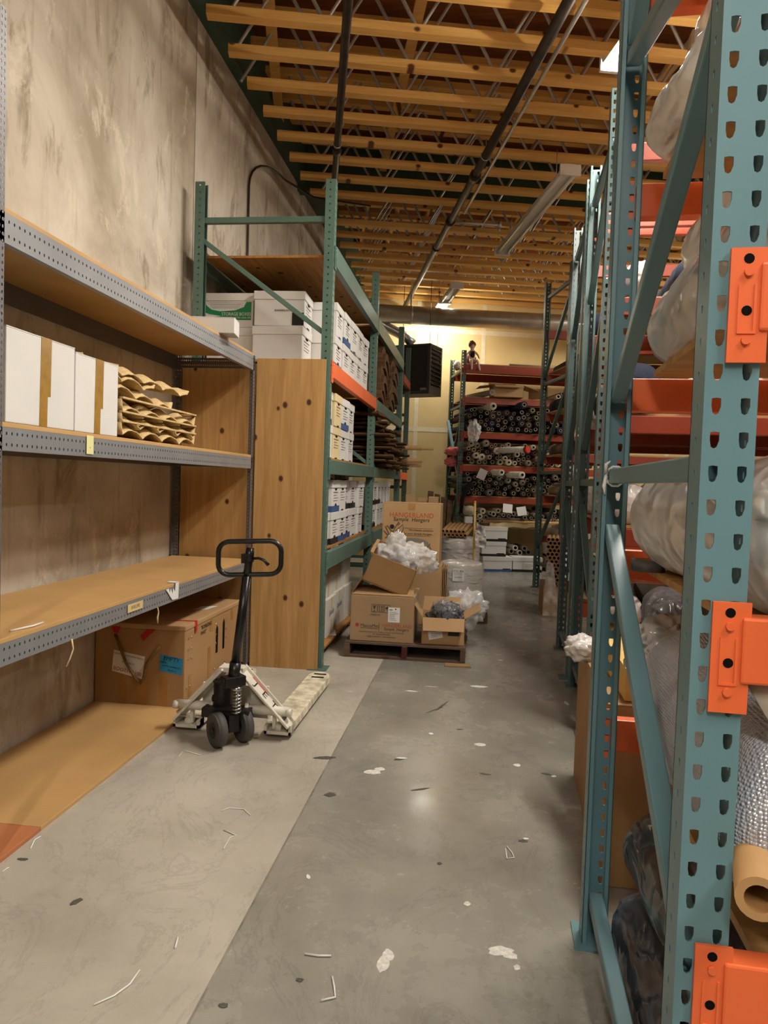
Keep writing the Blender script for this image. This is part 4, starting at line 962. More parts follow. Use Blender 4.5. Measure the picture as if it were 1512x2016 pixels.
# curved boards standing in two leaning stacks on the third tier
for c in range(2):
    for i in range(7):
        y = 8.25 + c*0.95 + 0.03*i; z = 2.325 + i*0.088
        q = MB(); g = []
        for a in range(11):
            th = (a/10-0.5)*1.7; g.append((0.46*math.sin(th), 0.34*math.cos(th)-0.225))
        prof = g + [(x*0.99, zz-0.082) for x, zz in reversed(g)]
        Mx = Matrix.Translation((-1.98+0.02*(i % 3), y, z+0.02)) @ Matrix.Rotation(rnd.uniform(-0.06, 0.06), 4, 'Z') @ Matrix(((0, 0, 1, 0), (1, 0, 0, 0), (0, 1, 0, 0), (0, 0, 0, 1)))
        q.prism(prof, Mx, 0.85)
        tag(q.build('curved_board', M_BARK, bevel=0.004), 'curved brown board, %s from the bottom in the %s stack on the farther bay' % (NTH[i], ('nearer', 'farther')[c]), 'board', 'stacks of curved brown boards')
for v in FP.values():
    for c in children(v):
        for g in children(c): bpy.data.objects.remove(g)
        bpy.data.objects.remove(c)
    bpy.data.objects.remove(v)
# ------------------------------------------------------------------ pallet of boxes in the aisle
def pallet(name, label, M, w, d, h, mat, red=False):
    t = thing(name, label, 'pallet', M=M)
    n = 6
    for i in range(n):
        y = -d/2 + (i+0.5)*d/n
        q = MB(); q.box((rnd.uniform(-0.01, 0.01), y, h-0.009), (w, d/n*0.78, 0.018)); q.build('deck_board', mat, t, bevel=0.002)
    for x in (-w/2+0.02, 0, w/2-0.02):
        q = MB(); q.b2((x-0.02, -d/2, 0.018), (x+0.02, d/2, h-0.018)); q.build('stringer', mat, t)
        if red and x == 0:
            q = MB(); q.b2((x-0.021, -d/2-0.002, 0.018), (x+0.021, -d/2, h-0.018)); q.build('red_paint', FABRICS[7], t)
    for y in (-d/2+0.05, 0, d/2-0.05):
        q = MB(); q.box((0, y, 0.009), (w, 0.09, 0.018)); q.build('bottom_board', mat, t)
    return t
pallet('wooden_pallet', 'weathered dark pallet under the brown hanger boxes in the aisle', TR(-0.53, 6.28, 0, 0.0), 0.97, 1.1, 0.125, M_PALLET, True)
pallet('wooden_pallet', 'second pallet behind, under the plastic-wrapped drum stacks', TR(-0.36, 7.95, 0, 0.05), 0.98, 1.0, 0.12, M_PALLET)
q = MB(); q.box((-0.10, 5.66, 0.006), (0.20, 0.09, 0.012), 0.06); tag(q.build('wood_offcut', M_PALLETL), 'pale strip of wood lying against the front of the dark pallet', 'wood')
PZ = 0.127
# printed hanger carton
t = thing('cardboard_box', 'brown carton printed with hanger shop name low on the pallet, left', 'box', M=TR(-0.725, 6.06, PZ, 0.0))
w, d, h = 0.515, 0.55, 0.375
q = MB(); q.b2((-w/2, -d/2, 0), (w/2, d/2, h)); q.build('body', M_CARD, t, bevel=0.006)
q = MB(); q.prism([(0, 0), (w-0.01, 0), (w-0.03, 0.30), (0.02, 0.28)], Matrix.Translation((-w/2+0.005, -d/2, h+0.002)) @ Matrix.Rotation(0.14, 4, 'X'), 0.005); q.build('flap', M_CARD, t)
q = MB(); q.prism([(0, 0), (0.25, 0.02), (0.25, d-0.05), (0, d)], Matrix.Translation((-w/2, -d/2, h+0.001)) @ Matrix.Rotation(-1.0, 4, 'Y'), 0.005); q.build('flap', M_CARDIN, t)
y = -d/2-0.0015
text('lettering', 'HANGERLAND', 0.042, (0.125, y, 0.135), FRONT, M_ORTXT, t, sx=0.86)
text('lettering', 'Sample  Hangers', 0.034, (0.12, y, 0.107), FRONT, M_BLKPR, t, sx=0.88, shear=0.15)
text('lettering', 'MacroMet', 0.036, (-0.098, y, 0.128), FRONT, M_BLKPR, t)
text('lettering', 'Business & Clothing Hangers', 0.0125, (-0.1, y, 0.108), FRONT, M_BLKPR, t)
text('lettering', 'Serving Contractors of the Textile and Fashion Trade Worldwide', 0.0155, (0.0, y, 0.078), FRONT, M_BLKPR, t, sx=0.88)
text('lettering', 'Tel. +00 000 000 00 00', 0.015, (0.0, y, 0.06), FRONT, M_BLKPR, t)
text('lettering', 'info@samplehangers   www.samplehangers', 0.015, (0.0, y, 0.042), FRONT, M_BLKPR, t, sx=0.9)
text('lettering', 'MADE IN', 0.02, (-0.055, y, 0.218), FRONT, M_BLKPR, t)
q = MB(); q.cyl((-0.20, y+0.001, 0.13), (-0.20, y-0.0005, 0.13), 0.016, 16); q.build('red_roundel', M_REDTXT, t)
q = MB(); q.b2((-0.022, y, 0.09), (-0.019, y+0.001, 0.155)); q.build('divider_rule', M_BLKPR, t)
def icon(x0, kind):
    q = MB()
    for a, b in (((0, 0), (0.045, 0)), ((0.045, 0), (0.045, 0.062)), ((0.045, 0.062), (0, 0.062)), ((0, 0.062), (0, 0))):
        q.bar((x0+a[0], y, 0.24+a[1]), (x0+b[0], y, 0.24+b[1]), 0.003, 0.001, (0, 1, 0))
    c = x0+0.0225
    if kind == 0:
        q.prism([(c-0.012, 0.292), (c+0.012, 0.292), (c+0.004, 0.268), (c-0.004, 0.268)], XZ(y), 0.0008); q.b2((c-0.0015, y-0.0008, 0.25), (c+0.0015, y, 0.27)); q.b2((c-0.01, y-0.0008, 0.246), (c+0.01, y, 0.25))
    elif kind == 1:
        for dx in (-0.009, 0.009):
            q.b2((c+dx-0.002, y-0.0008, 0.25), (c+dx+0.002, y, 0.285)); q.prism([(c+dx-0.007, 0.282), (c+dx+0.007, 0.282), (c+dx, 0.296)], XZ(y), 0.0008)
        q.b2((c-0.016, y-0.0008, 0.246), (c+0.016, y, 0.249))
    else:
        q.prism([(c+0.017*math.cos(a*PI/8), 0.27+0.017*math.sin(a*PI/8)) for a in range(9)], XZ(y), 0.0008); q.b2((c-0.0015, y-0.0008, 0.25), (c+0.0015, y, 0.27))
    q.build('handling_icon', M_BLKPR, t)
for i in range(3): icon(-0.085+i*0.052, i)
q = MB(); q.b2((0.05, y-0.0016, 0.165), (0.145, y-0.0006, 0.285)); lb = q.build('shipping_label', M_PAPER, t)
q = MB()
for k_ in range(7): q.b2((0.06, y-0.0024, 0.18+k_*0.011), (0.06+rnd.uniform(0.04, 0.075), y-0.0016, 0.182+k_*0.011))
q.b2((0.06, y-0.0024, 0.262), (0.085, y-0.0016, 0.268)); q.cyl((0.11, y-0.0016, 0.272), (0.11, y-0.0024, 0.272), 0.006, 10); q.build('printed_lines', M_BLKPR, lb)
q = MB(); q.box((0, 0, h*0.5), (w+0.006, d+0.006, h*0.98)); q.build('plastic_wrap', M_FILM, t)
# tilted open carton of plastic bags
def open_box(name, label, M, w, d, h, mat, flaps, group=None):
    t = thing(name, label, 'box', M=M); th = 0.006
    q = MB(); q.b2((-w/2, -d/2, 0), (w/2, d/2, th))
    q.b2((-w/2, -d/2, 0), (w/2, -d/2+th, h)); q.b2((-w/2, d/2-th, 0), (w/2, d/2, h)); q.b2((-w/2, -d/2, 0), (-w/2+th, d/2, h)); q.b2((w/2-th, -d/2, 0), (w/2, d/2, h))
    q.build('body', mat, t)
    for side, ang, ln in flaps:
        if side in 'NS':
            sg = -1 if side == 'S' else 1
            Mx = Matrix.Translation((0, sg*d/2, h)) @ Matrix.Rotation(-sg*ang if sg > 0 else ang, 4, 'X') @ (Matrix.Identity(4) if sg > 0 else Matrix.Identity(4))
            pts = [(-w/2+0.003, 0), (w/2-0.003, 0), (w/2-0.012, ln*1), (-w/2+0.012, ln*1)]
            if sg < 0: pts = [(a, -b) for a, b in pts][::-1]
        else:
            sg = -1 if side == 'W' else 1
            Mx = Matrix.Translation((sg*w/2, 0, h)) @ Matrix.Rotation(sg*ang, 4, 'Y')
            pts = [(0, -d/2+0.003), (ln*sg, -d/2+0.012), (ln*sg, d/2-0.012), (0, d/2-0.003)]
            if sg < 0: pts = pts[::-1]
        q = MB(); q.prism(pts, Mx, 0.004); q.build('flap', mat, t)
    return t
Mt_ = Matrix.Translation((-0.715, 6.0, 0.60)) @ Matrix.Rotation(0.06, 4, 'Z') @ Matrix.Rotation(math.radians(20), 4, 'Y') @ Matrix.Rotation(math.radians(14), 4, 'X')
ob = open_box('open_carton', 'brown open carton tipped over on the hanger boxes, full of clear bags', Mt_, 0.385, 0.36, 0.245, M_CARD2, [('W', 0.2, 0.02)])
q = MB(); q.b2((-0.20, -0.17, -0.012), (0.12, 0.16, -0.004)); q.build('flap', M_CARD, ob)
bl = blob((0, 0, 0), (0.165, 0.15, 0.105), 0.35, 3, 4, 2.6, 0.8); bl.bm.transform(Mt_ @ Matrix.Translation((0.02, 0.01, 0.235)))
tag(bl.build('clear_bag', M_FILM2), 'crumpled clear plastic bag heaped in the tipped open carton', 'plastic bag')
bl = blob((0, 0, 0), (0.15, 0.10, 0.10), 0.4, 9, 4, 2.8, 0.9); bl.bm.transform(Mt_ @ Matrix.Translation((0.17, 0.06, 0.26)))
tag(bl.build('clear_bag', M_FILM2), 'clear plastic bag spilling over the right rim of the tipped carton', 'plastic bag')
bl = blob((0, 0, 0), (0.065, 0.06, 0.085), 0.4, 14, 4, 2.8, 0.9); bl.bm.transform(Mt_ @ Matrix.Translation((-0.05, 0.03, 0.33)))
tag(bl.build('clear_bag', M_FILM2), 'clear plastic bag standing in a peak from the tipped carton', 'plastic bag')
# stacked cartons behind: plain one under the tall printed one
t = carton('cardboard_box', 'plain brown carton standing under the tall printed hanger box', 'box', TR(-0.545, 6.80, PZ, 0.0), 0.50, 0.40, 0.545, M_CARD)
for k_ in range(4):
    q = MB(); q.box((0.26+0.012*k_, 0.0, 0.26), (0.006, 0.38, 0.52), 0.02*k_-0.02); tag(q.build('cardboard_sheet', M_CARD), 'x', 'cardboard') if False else q.build('folded_sheet', M_CARD2 if k_ % 2 else M_CARD, t)
t = thing('cardboard_box', 'tall brown carton with orange hanger shop lettering on top of the stack', 'box', M=TR(-0.585, 6.80, PZ+0.548, 0.0))
w, d, h = 0.53, 0.42, 0.56
q = MB(); q.b2((-w/2, -d/2, 0), (w/2, d/2, h-0.005)); q.build('body', M_CARD, t, bevel=0.006)
for y0, y1 in ((-d/2, -0.002), (0.002, d/2)):
    q = MB(); q.b2((-w/2, y0, h-0.005), (w/2, y1, h)); q.build('flap', M_CARD, t)
y = -d/2-0.0015
text('lettering', 'HANGERLAND', 0.062, (0.0, y, 0.45), FRONT, M_ORTXT, t, sx=0.98)
text('lettering', 'Sample  Hangers', 0.05, (0.0, y, 0.41), FRONT, M_BLKPR, t, sx=0.98, shear=0.15)
text('lettering', '"Worldwide solutions', 0.026, (0.085, y, 0.315), FRONT, M_BLKPR, t, shear=0.2)
text('lettering', 'for your Sample Hangers..."', 0.026, (0.075, y, 0.283), FRONT, M_BLKPR, t, shear=0.2)
text('lettering', 'TRADE MARK', 0.02, (0.17, y, 0.07), FRONT, M_BLKPR, t)
text('lettering', 'NO.', 0.02, (0.16, y, 0.035), FRONT, M_BLKPR, t)
q = MB()
for a, b in ((-0.06, 0.2), (-0.07, 0.18)):
    q.b2((a, y, 0.332 if a > -0.065 else 0.264), (b, y+0.001, 0.334 if a > -0.065 else 0.266))
q.build('rules', M_BLKPR, t)
q = MB(); q.cyl((-0.175, y+0.001, 0.34), (-0.175, y-0.0005, 0.34), 0.021, 16)
for P_ in ([(-0.235, 0.23), (-0.20, 0.27), (-0.235, 0.34), (-0.22, 0.35), (-0.18, 0.30), (-0.165, 0.30)], [(-0.165, 0.29), (-0.14, 0.345), (-0.115, 0.385), (-0.105, 0.37), (-0.125, 0.355)], [(-0.145, 0.30), (-0.075, 0.365), (-0.07, 0.32), (-0.10, 0.265)], [(-0.25, 0.30), (-0.21, 0.26)],
           [(0.12, 0.10), (0.16, 0.17), (0.18, 0.20), (0.175, 0.17), (0.215, 0.10)], [(0.12, 0.13), (0.2, 0.105), (0.14, 0.15)]):
    q.tube([(x_, y, z_) for x_, z_ in P_], 0.0028, 5)
q.build('figure_emblem', M_BLKPR, t)
q = MB(); pts = [(0.02+0.15*math.cos(a*PI/14), 0.19+0.055*math.sin(a*PI/14)) for a in range(15)]; q.prism(pts + [(x_*0.9, z_-0.028) for x_, z_ in reversed(pts)], XZ(y), 0.0006); q.build('grey_arc', M_GREYPR, t)
q = MB(); q.prism([(-0.03, h-0.06), (0.03, h-0.06), (0.035, h), (-0.035, h)], XZ(y), 0.0008); q.build('tape_strip', M_TAPEK, t)
# small open carton at the right front
ob = open_box('open_carton', 'small open carton at the right front of the pallet with a label', TR(-0.24, 5.99, PZ, 0.06), 0.345, 0.36, 0.215, M_CARD, [('S', 0.95, 0.115), ('W', 1.9+PI*0.0-2.9, 0.12), ('E', -0.55, 0.15), ('N', -1.2, 0.12)])
q = MB(); q.prism([(-0.11, 0.035), (0.0, 0.06), (-0.012, 0.125), (-0.122, 0.10)], XZ(-0.1815), 0.001); lb = q.build('shipping_label', M_PAPER, ob)
q = MB()
for k_ in range(4): q.bar((-0.095, -0.1832, 0.06+0.014*k_), (-0.095+rnd.uniform(0.04, 0.085), -0.1832, 0.07+0.014*k_), 0.0025, 0.001, (0, 1, 0))
q.build('printed_lines', M_BLKPR, lb)
q = MB(); q.b2((0.04, -0.1815, 0.075), (0.13, -0.1803, 0.115)); q.build('dark_print', M_GREASE, ob)
bl = blob((-0.22, 5.97, PZ+0.215), (0.13, 0.13, 0.09), 0.35, 21, 4, 2.6, 0.8); tag(bl.build('black_bag', M_BPL), 'black crumpled plastic inside the small open carton', 'plastic bag')
bl = blob((-0.235, 5.92, PZ+0.27), (0.085, 0.07, 0.07), 0.4, 31, 4, 2.8, 0.9); tag(bl.build('clear_bag', M_FILMG), 'grey translucent bag puffing out of the small open carton', 'plastic bag')
bl = blob((-0.06, 6.34, PZ+0.21), (0.17, 0.16, 0.15), 0.35, 41, 4, 2.6, 0.8); tag(bl.build('clear_bag', M_FILM2), 'clear plastic heap behind the small open carton', 'plastic bag')
# stretch-wrapped drum stacks
def drum(label, x, y, z0, z1, r, seed, tag_=None):
    t = thing('wrapped_stack', label, 'wrapped goods', (x, y, z0))
    q = MB(); n = 40; H = z1-z0; prof = [(0.0, 0.0), (r*0.97, 0.0), (r, 0.02)] + [(r*(1+0.012*math.sin(k_*2.1+seed)), 0.02+(H-0.05)*k_/8) for k_ in range(1, 9)] + [(r*0.96, H-0.01), (r*0.88, H), (r*0.5, H+0.012), (0.0, H+0.006)]
    rings = []
    for pr, pz in prof:
        if pr < 1e-6: rings.append([q.bm.verts.new((0, 0, pz))]); continue
        rings.append([q.bm.verts.new((pr*math.cos(2*PI*j/n)*(1+0.02*noise.noise(Vector((math.cos(2*PI*j/n)*3, math.sin(2*PI*j/n)*3, pz*6+seed)))), pr*math.sin(2*PI*j/n), pz+(0.012*noise.noise(Vector((pr*20*math.cos(2*PI*j/n), pr*20*math.sin(2*PI*j/n), seed))) if pz >= H-0.02 else 0))) for j in range(n)])
    for A, Bq in zip(rings[:-1], rings[1:]):
        for j in range(n):
            a = (A[j % len(A)], A[(j+1) % len(A)]) if len(A) > 1 else (A[0],); b = (Bq[(j+1) % n], Bq[j]) if len(Bq) > 1 else (Bq[0],)
            f = q.bm.faces.new(a+b); f.smooth = True
    q.build('goods', M_DRUM, t)
    q = MB(); q.cyl((0, 0, -0.01), (0.0, 0, H-0.01), r*1.06, 40, r*1.03, caps=False); q.build('stretch_film', M_FILM, t)
    return t
t = drum('nearer stretch-wrapped round stack right behind the hanger cartons', -0.14, 7.78, 0.122, 0.60, 0.235, 1)
q = MB(); q.box((-0.02, -0.241, 0.36), (0.12, 0.003, 0.13)); lb = q.build('paper_label', M_PAPER, t)
text('lettering', 'ETG 406', 0.03, (-0.02, -0.243, 0.40), FRONT, M_BLKPR, lb)
text('lettering', 'CLARET', 0.022, (-0.02, -0.243, 0.335), FRONT, M_BLKPR, lb)
q = MB()
for k_ in range(3): q.b2((-0.07, -0.244, 0.362+k_*0.01), (0.02, -0.2425, 0.364+k_*0.01))
q.build('printed_lines', M_GREYPR, lb)
q = MB(); q.box((0.0, -0.241, 0.16), (0.09, 0.003, 0.06)); q.build('dark_label', FABRICS[5], t)
drum('farther stretch-wrapped round stack with cardboard tubes on top', -0.19, 8.75, 0.0, 0.79, 0.24, 5)
k_ = 0
for r_ in range(2):
    for i in range(6 - r_*0):
        x = -0.36 + i*0.047 + (0.023 if r_ == 0 else 0); z = 0.826 + r_*0.042
        q = MB(); q.pipe((x-0.02, 8.50, z), (x+0.05, 9.05, z+0.06), 0.0225, 0.017, 12, 0, 1)
        tag(q.build('cardboard_tube', [M_TUBE, M_CARDIN]), 'brown cardboard tube, %s from the left in the %s layer on the farther wrapped stack' % (NTH[i], ('lower', 'upper')[r_]), 'tube', 'cardboard tubes on the wrapped stack')
q = MB(); q.cyl((0.0, 8.52, 0.0), (-0.02, 8.5, 1.215), 0.013, 10); q.cyl((-0.02, 8.5, 1.215), (-0.02, 8.5, 1.235), 0.014, 10, 0.01); tag(q.build('wooden_stick', M_YTAPE), 'pale wooden broomstick standing beside the cardboard tubes', 'stick')
sh_ = sheet([(0.0, 8.42, 0.99), (0.10, 8.46, 0.94), (0.13, 8.5, 0.68), (0.0, 8.44, 0.72)], 12, 16, 4, 0.05, 9); tag(sh_.build('plastic_sheet', M_WPL2), 'white plastic sheet bunched round the wooden broomstick', 'plastic')
for i, (x, y, hgt) in enumerate(((-0.66, 7.55, 1.30), (-0.56, 7.62, 1.27), (-0.47, 7.56, 1.285))):
    q = MB(); q.box((x, y, hgt/2), (0.10, 0.05, hgt), Matrix.Rotation(0.04*(i-1), 3, 'Y')); tag(q.build('timber_offcut', M_PALLETL), 'rough timber end showing over the tall carton, %s from the left' % NTH[i], 'timber', 'timber ends behind the tall carton')
# ------------------------------------------------------------------ fabric rolls on the back rack
def pack(width, height, rmin, rmax, n, seed, first=()):
    r_ = random.Random(seed); C = []
    for k_ in range(n):
        r = r_.uniform(rmin, rmax) if k_ >= len(first) else first[k_]
        best = None
        for a in range(46):
            x = r + (width-2*r)*r_.random(); z = r
            moved = True
            cand = [z]
            for (cx_, cz_, cr) in C:
                dx = abs(cx_-x)
                if dx < r+cr: cand.append(cz_+math.sqrt(max(0, (r+cr)**2-dx*dx)))
            for zz in sorted(cand):
                if all((cx_-x)**2+(cz_-zz)**2 >= (r+cr)**2-1e-6 for cx_, cz_, cr in C): z = zz; break
            if best is None or z < best[1]: best = (x, z, r)
        if best and best[1]+best[2] < height: C.append(best)
    return C
ROLL = {}
def roll_proto(r, L, core, nm):
    m_ = MB(); m_.pipe((0, 0, 0), (0, L, 0), r, core*1.02, 16)
    me_obj = m_.build('fabric_roll', FABRICS[0], None); loc = me_obj.location.copy()
    me_obj.data.transform(Matrix.Translation(loc)); me_obj.location = (0, 0, -50)
    c_ = MB(); c_.pipe((0, -0.012, 0), (0, L*0.5, 0), core, core*0.74, 14, 0, 1); co = c_.build('core_tube', [M_CORE, M_HOLE], me_obj)
    return me_obj, co
RP = {}
def fabric_roll(M, r, L, core, mat, label, group):
    key = (round(r, 3), L, round(core, 3))
    if key not in RP: RP[key] = roll_proto(r, L, core, '')
    o0, c0 = RP[key]
    o = o0.copy(); COL.objects.link(o); o.matrix_world = M; tag(o, label, 'fabric roll', group)
    o.material_slots[0].link = 'OBJECT'; o.material_slots[0].material = mat
    c_ = c0.copy(); COL.objects.link(c_); c_.parent = o
    return o
TIER = ['lowest', 'second', 'third', 'fourth']
RS = [0.034, 0.040, 0.046, 0.052, 0.058]
for ti, (z, hmax, n, cols) in enumerate(((0.782, 0.34, 42, (0, 2, 5, 3, 2)), (1.242, 0.42, 74, (0, 4, 1, 2, 6, 5)), (1.767, 0.42, 68, (1, 3, 2, 0, 7, 2)), (2.322, 0.44, 70, (0, 4, 1, 6, 0, 9)))):
    C = pack(1.80, hmax, 0.038, 0.058, n, 11+ti, (0.06, 0.055) if ti in (1, 3) else ())
    rr = random.Random(50+ti)
    for (x, zz, r) in C:
        rq = max([q for q in RS if q <= r+0.001] or [RS[0]])
        M = M5 @ Matrix.Translation((0.055+x, -0.10+rr.uniform(0, 0.16), z+zz)) @ Matrix.Rotation(rr.uniform(-0.07, 0.07), 4, 'Z') @ Matrix.Rotation(rr.uniform(-0.02, 0.02), 4, 'X')
        core = min(0.024 if rr.random() < 0.7 else 0.03, rq*0.72)
        fabric_roll(M, rq, 1.15, core, FABRICS[cols[rr.randrange(len(cols))]], 'fabric roll with hollow core on the %s tier of the red-beamed back rack' % TIER[ti], 'fabric rolls on the %s tier' % TIER[ti])
# rolls that stand out
def special(u, z, y, r, L, rz, mat, label, core=None, rx=0.0):
    M = M5 @ Matrix.Translation((u, y, z)) @ Matrix.Rotation(rz, 4, 'Z') @ Matrix.Rotation(rx, 4, 'X')
    return fabric_roll(M, r, L, core or r*0.55, mat, label, None)
special(0.98, 2.02, -0.55, 0.05, 1.2, 0.55, FABRICS[8], 'white fabric roll with red end slanting out of the third tier of the back rack')
q = MB(); q.cyl((0, -0.014, 0), (0, 0.05, 0), 0.054, 16); q.build('red_end', M_REDTXT, [o for o in bpy.data.objects if o.get('label', '').startswith('white fabric roll with red end')][0])
special(0.62, 1.64, -0.35, 0.05, 1.1, 0.18, FABRICS[8], 'thick white roll protruding high on the second tier, right of the paper flap')
special(0.95, 1.61, -0.40, 0.056, 1.1, 0.22, FABRICS[8], 'thickest white roll protruding on the second tier of the back rack')
special(0.45, 2.72, -0.3, 0.06, 1.1, 0.1, FABRICS[3], 'cream roll drooping at the upper left of the fourth tier')
special(0.98, 2.77, -0.25, 0.058, 1.1, 0.05, FABRICS[9], 'large dark roll with pale core at the top of the fourth tier')
q = MB(); q.box(tuple(M5 @ Vector((0.33, -0.2, 1.60))), (0.14, 0.01, 0.17), Matrix.Rotation(0.4, 3, 'Y')); tag(q.build('paper_flap', M_PAPER), 'white paper flap hanging on the left of the second roll tier', 'paper')
for i, (u, z, a) in enumerate(((0.78, 1.05, 0.1), (1.02, 1.01, -0.15))):
    q = MB(); R_ = Matrix.Rotation(T, 3, 'Z') @ Matrix.Rotation(a, 3, 'Y') @ Matrix.Rotation(-0.3, 3, 'X')
    q.box(tuple(M5 @ Vector((u, -0.22, z))), (0.16, 0.004, 0.15), R_); tag(q.build('paper_sheet', M_PAPER), 'white paper sheet hung on the lowest rolls, %s one' % ('left', 'right')[i], 'paper')
bl = blob(M5 @ Vector((0.17, -0.18, 2.30)), (0.09, 0.09, 0.16), 0.35, 61, 4, 2.5, 0.8); tag(bl.build('plastic_bag', M_FILM2), 'clear plastic bag hanging off the left end of the fourth roll tier', 'plastic bag')
bl = blob(M5 @ Vector((-0.08, 0.25, 1.98)), (0.14, 0.10, 0.07), 0.3, 71, 4, 2.5, 0.8); tag(bl.build('pink_cloth', M_PINK), 'pink cloth bundle poking out at the left end of the third tier', 'cloth')
bl = blob(M5 @ Vector((-0.12, 0.25, 1.80)), (0.10, 0.08, 0.07), 0.3, 72, 4, 2.5, 0.8); tag(bl.build('pink_cloth', M_PINK), 'pink cloth corner hanging below the bundle at the rack end', 'cloth')
q = MB(); q.bar(M5 @ Vector((-0.07, 0.9, 2.55)), M5 @ Vector((-0.02, 0.05, 1.55)), 0.04, 0.05, (0, 0, 1)); tag(q.build('steel_channel', M_TEAL), 'pale green steel channel leaning across the end of the roll rack', 'channel')
# long tubes and folded paper on the lowest deck front
for i, (z, y, u0, u1, m_, l) in enumerate(((0.80, -0.06, 0.40, 2.3, M_TUBE, 'long brown cardboard tube lying along the front of the lowest roll tier'), (0.845, -0.02, 0.48, 2.2, FABRICS[2], 'long taupe roll lying along the lowest roll tier behind the brown tube'))):
    q = MB(); q.pipe(tuple(M5 @ Vector((u0, y, z+0.012))), tuple(M5 @ Vector((u1, y, z+0.012))), 0.03, 0.02, 14); tag(q.build('long_roll', m_), l, 'roll')
sh_ = sheet([M5 @ Vector((0.5, -0.17, 0.80)), M5 @ Vector((2.1, -0.13, 0.80)), M5 @ Vector((2.1, -0.06, 0.735)), M5 @ Vector((0.5, -0.12, 0.725))], 40, 6, 8, 0.04, 5); tag(sh_.build('folded_paper', M_CREAM), 'folded cream paper lying along the edge of the lowest roll tier', 'paper')
# dark bolt on end, cream bolt with white label below the second tier
q = MB(); q.tube([M5 @ Vector((0.02, -0.10, 0.95)), M5 @ Vector((0.03, -0.13, 1.2)), M5 @ Vector((0.10, -0.14, 1.38)), M5 @ Vector((0.2, -0.1, 1.43))], [0.03, 0.035, 0.05, 0.05], 12); tag(q.build('black_hose', FABRICS[4]), 'black curved hose hanging at the left end of the second tier', 'hose')
bl = blob(M5 @ Vector((0.16, -0.10, 0.985)), (0.11, 0.10, 0.085), 0.25, 81, 3, 2.5, 0.6); tag(bl.build('cream_bundle', FABRICS[3]), 'cream cloth bundle at the left end of the lowest roll tier', 'cloth')
q = MB(); q.box(tuple(M5 @ Vector((0.14, -0.14, 0.84))), (0.125, 0.10, 0.11), T); t = tag(q.build('small_carton', M_WBOX), 'small white carton with printed label under the cream bundle', 'box')
# top of the back rack: open carton, roll, tubes, doll
ob = open_box('open_carton', 'open brown carton with spread flaps on the fifth tier of the back rack', M5 @ Matrix.Translation((0.76, 0.10, 2.902)) @ Matrix.Rotation(-0.06, 4, 'Z'), 0.50, 0.42, 0.20, M_CARD, [('S', 0.45, 0.12), ('W', 0.15, 0.24), ('E', 0.3, 0.28), ('N', -0.5, 0.2)])
q = MB(); q.pipe(tuple(M5 @ Vector((0.45, -0.2, 2.955))), tuple(M5 @ Vector((0.20, 0.75, 2.955))), 0.05, 0.026, 16, 0, 1); tag(q.build('fabric_roll', [FABRICS[2], M_CORE]), 'taupe roll lying beside the open carton on the fifth tier', 'fabric roll')
q = MB(); q.box(tuple(M5 @ Vector((1.25, 0.0, 2.98))), (0.02, 0.26, 0.17), Matrix.Rotation(T+0.9, 3, 'Z')); tag(q.build('cardboard_sheet', M_CARD2), 'loose cardboard sheet leaning right of the open carton', 'cardboard')
for k_ in range(7):
    q = MB(); q.pipe(tuple(M5 @ Vector((1.60+k_*0.078, -0.12, 2.945+0.05*(k_ % 2)))), tuple(M5 @ Vector((1.60+k_*0.078, 0.9, 2.945+0.05*(k_ % 2)))), 0.036, 0.024, 14, 0, 1); tag(q.build('fabric_roll', [FABRICS[(3, 2, 8)[k_ % 3]], M_HOLE]), 'pale roll in the short row at the right end of the fifth tier', 'fabric roll', 'pale rolls on the fifth tier')
for k_ in range(9):
    q = MB(); y = 0.05+0.06*k_; q.cyl(tuple(M5 @ Vector((0.78+0.03*(k_ % 4), y, 3.467+0.006*(k_ % 3)))), tuple(M5 @ Vector((2.1+0.1*(k_ % 3), y+0.05, 3.467+0.02*(k_ % 2)))), 0.014, 10); tag(q.build('thin_roll', FABRICS[(3, 7, 2, 8)[k_ % 4]]), 'thin roll lying lengthwise on the top tier of the back rack', 'roll', 'thin rolls on the top tier')
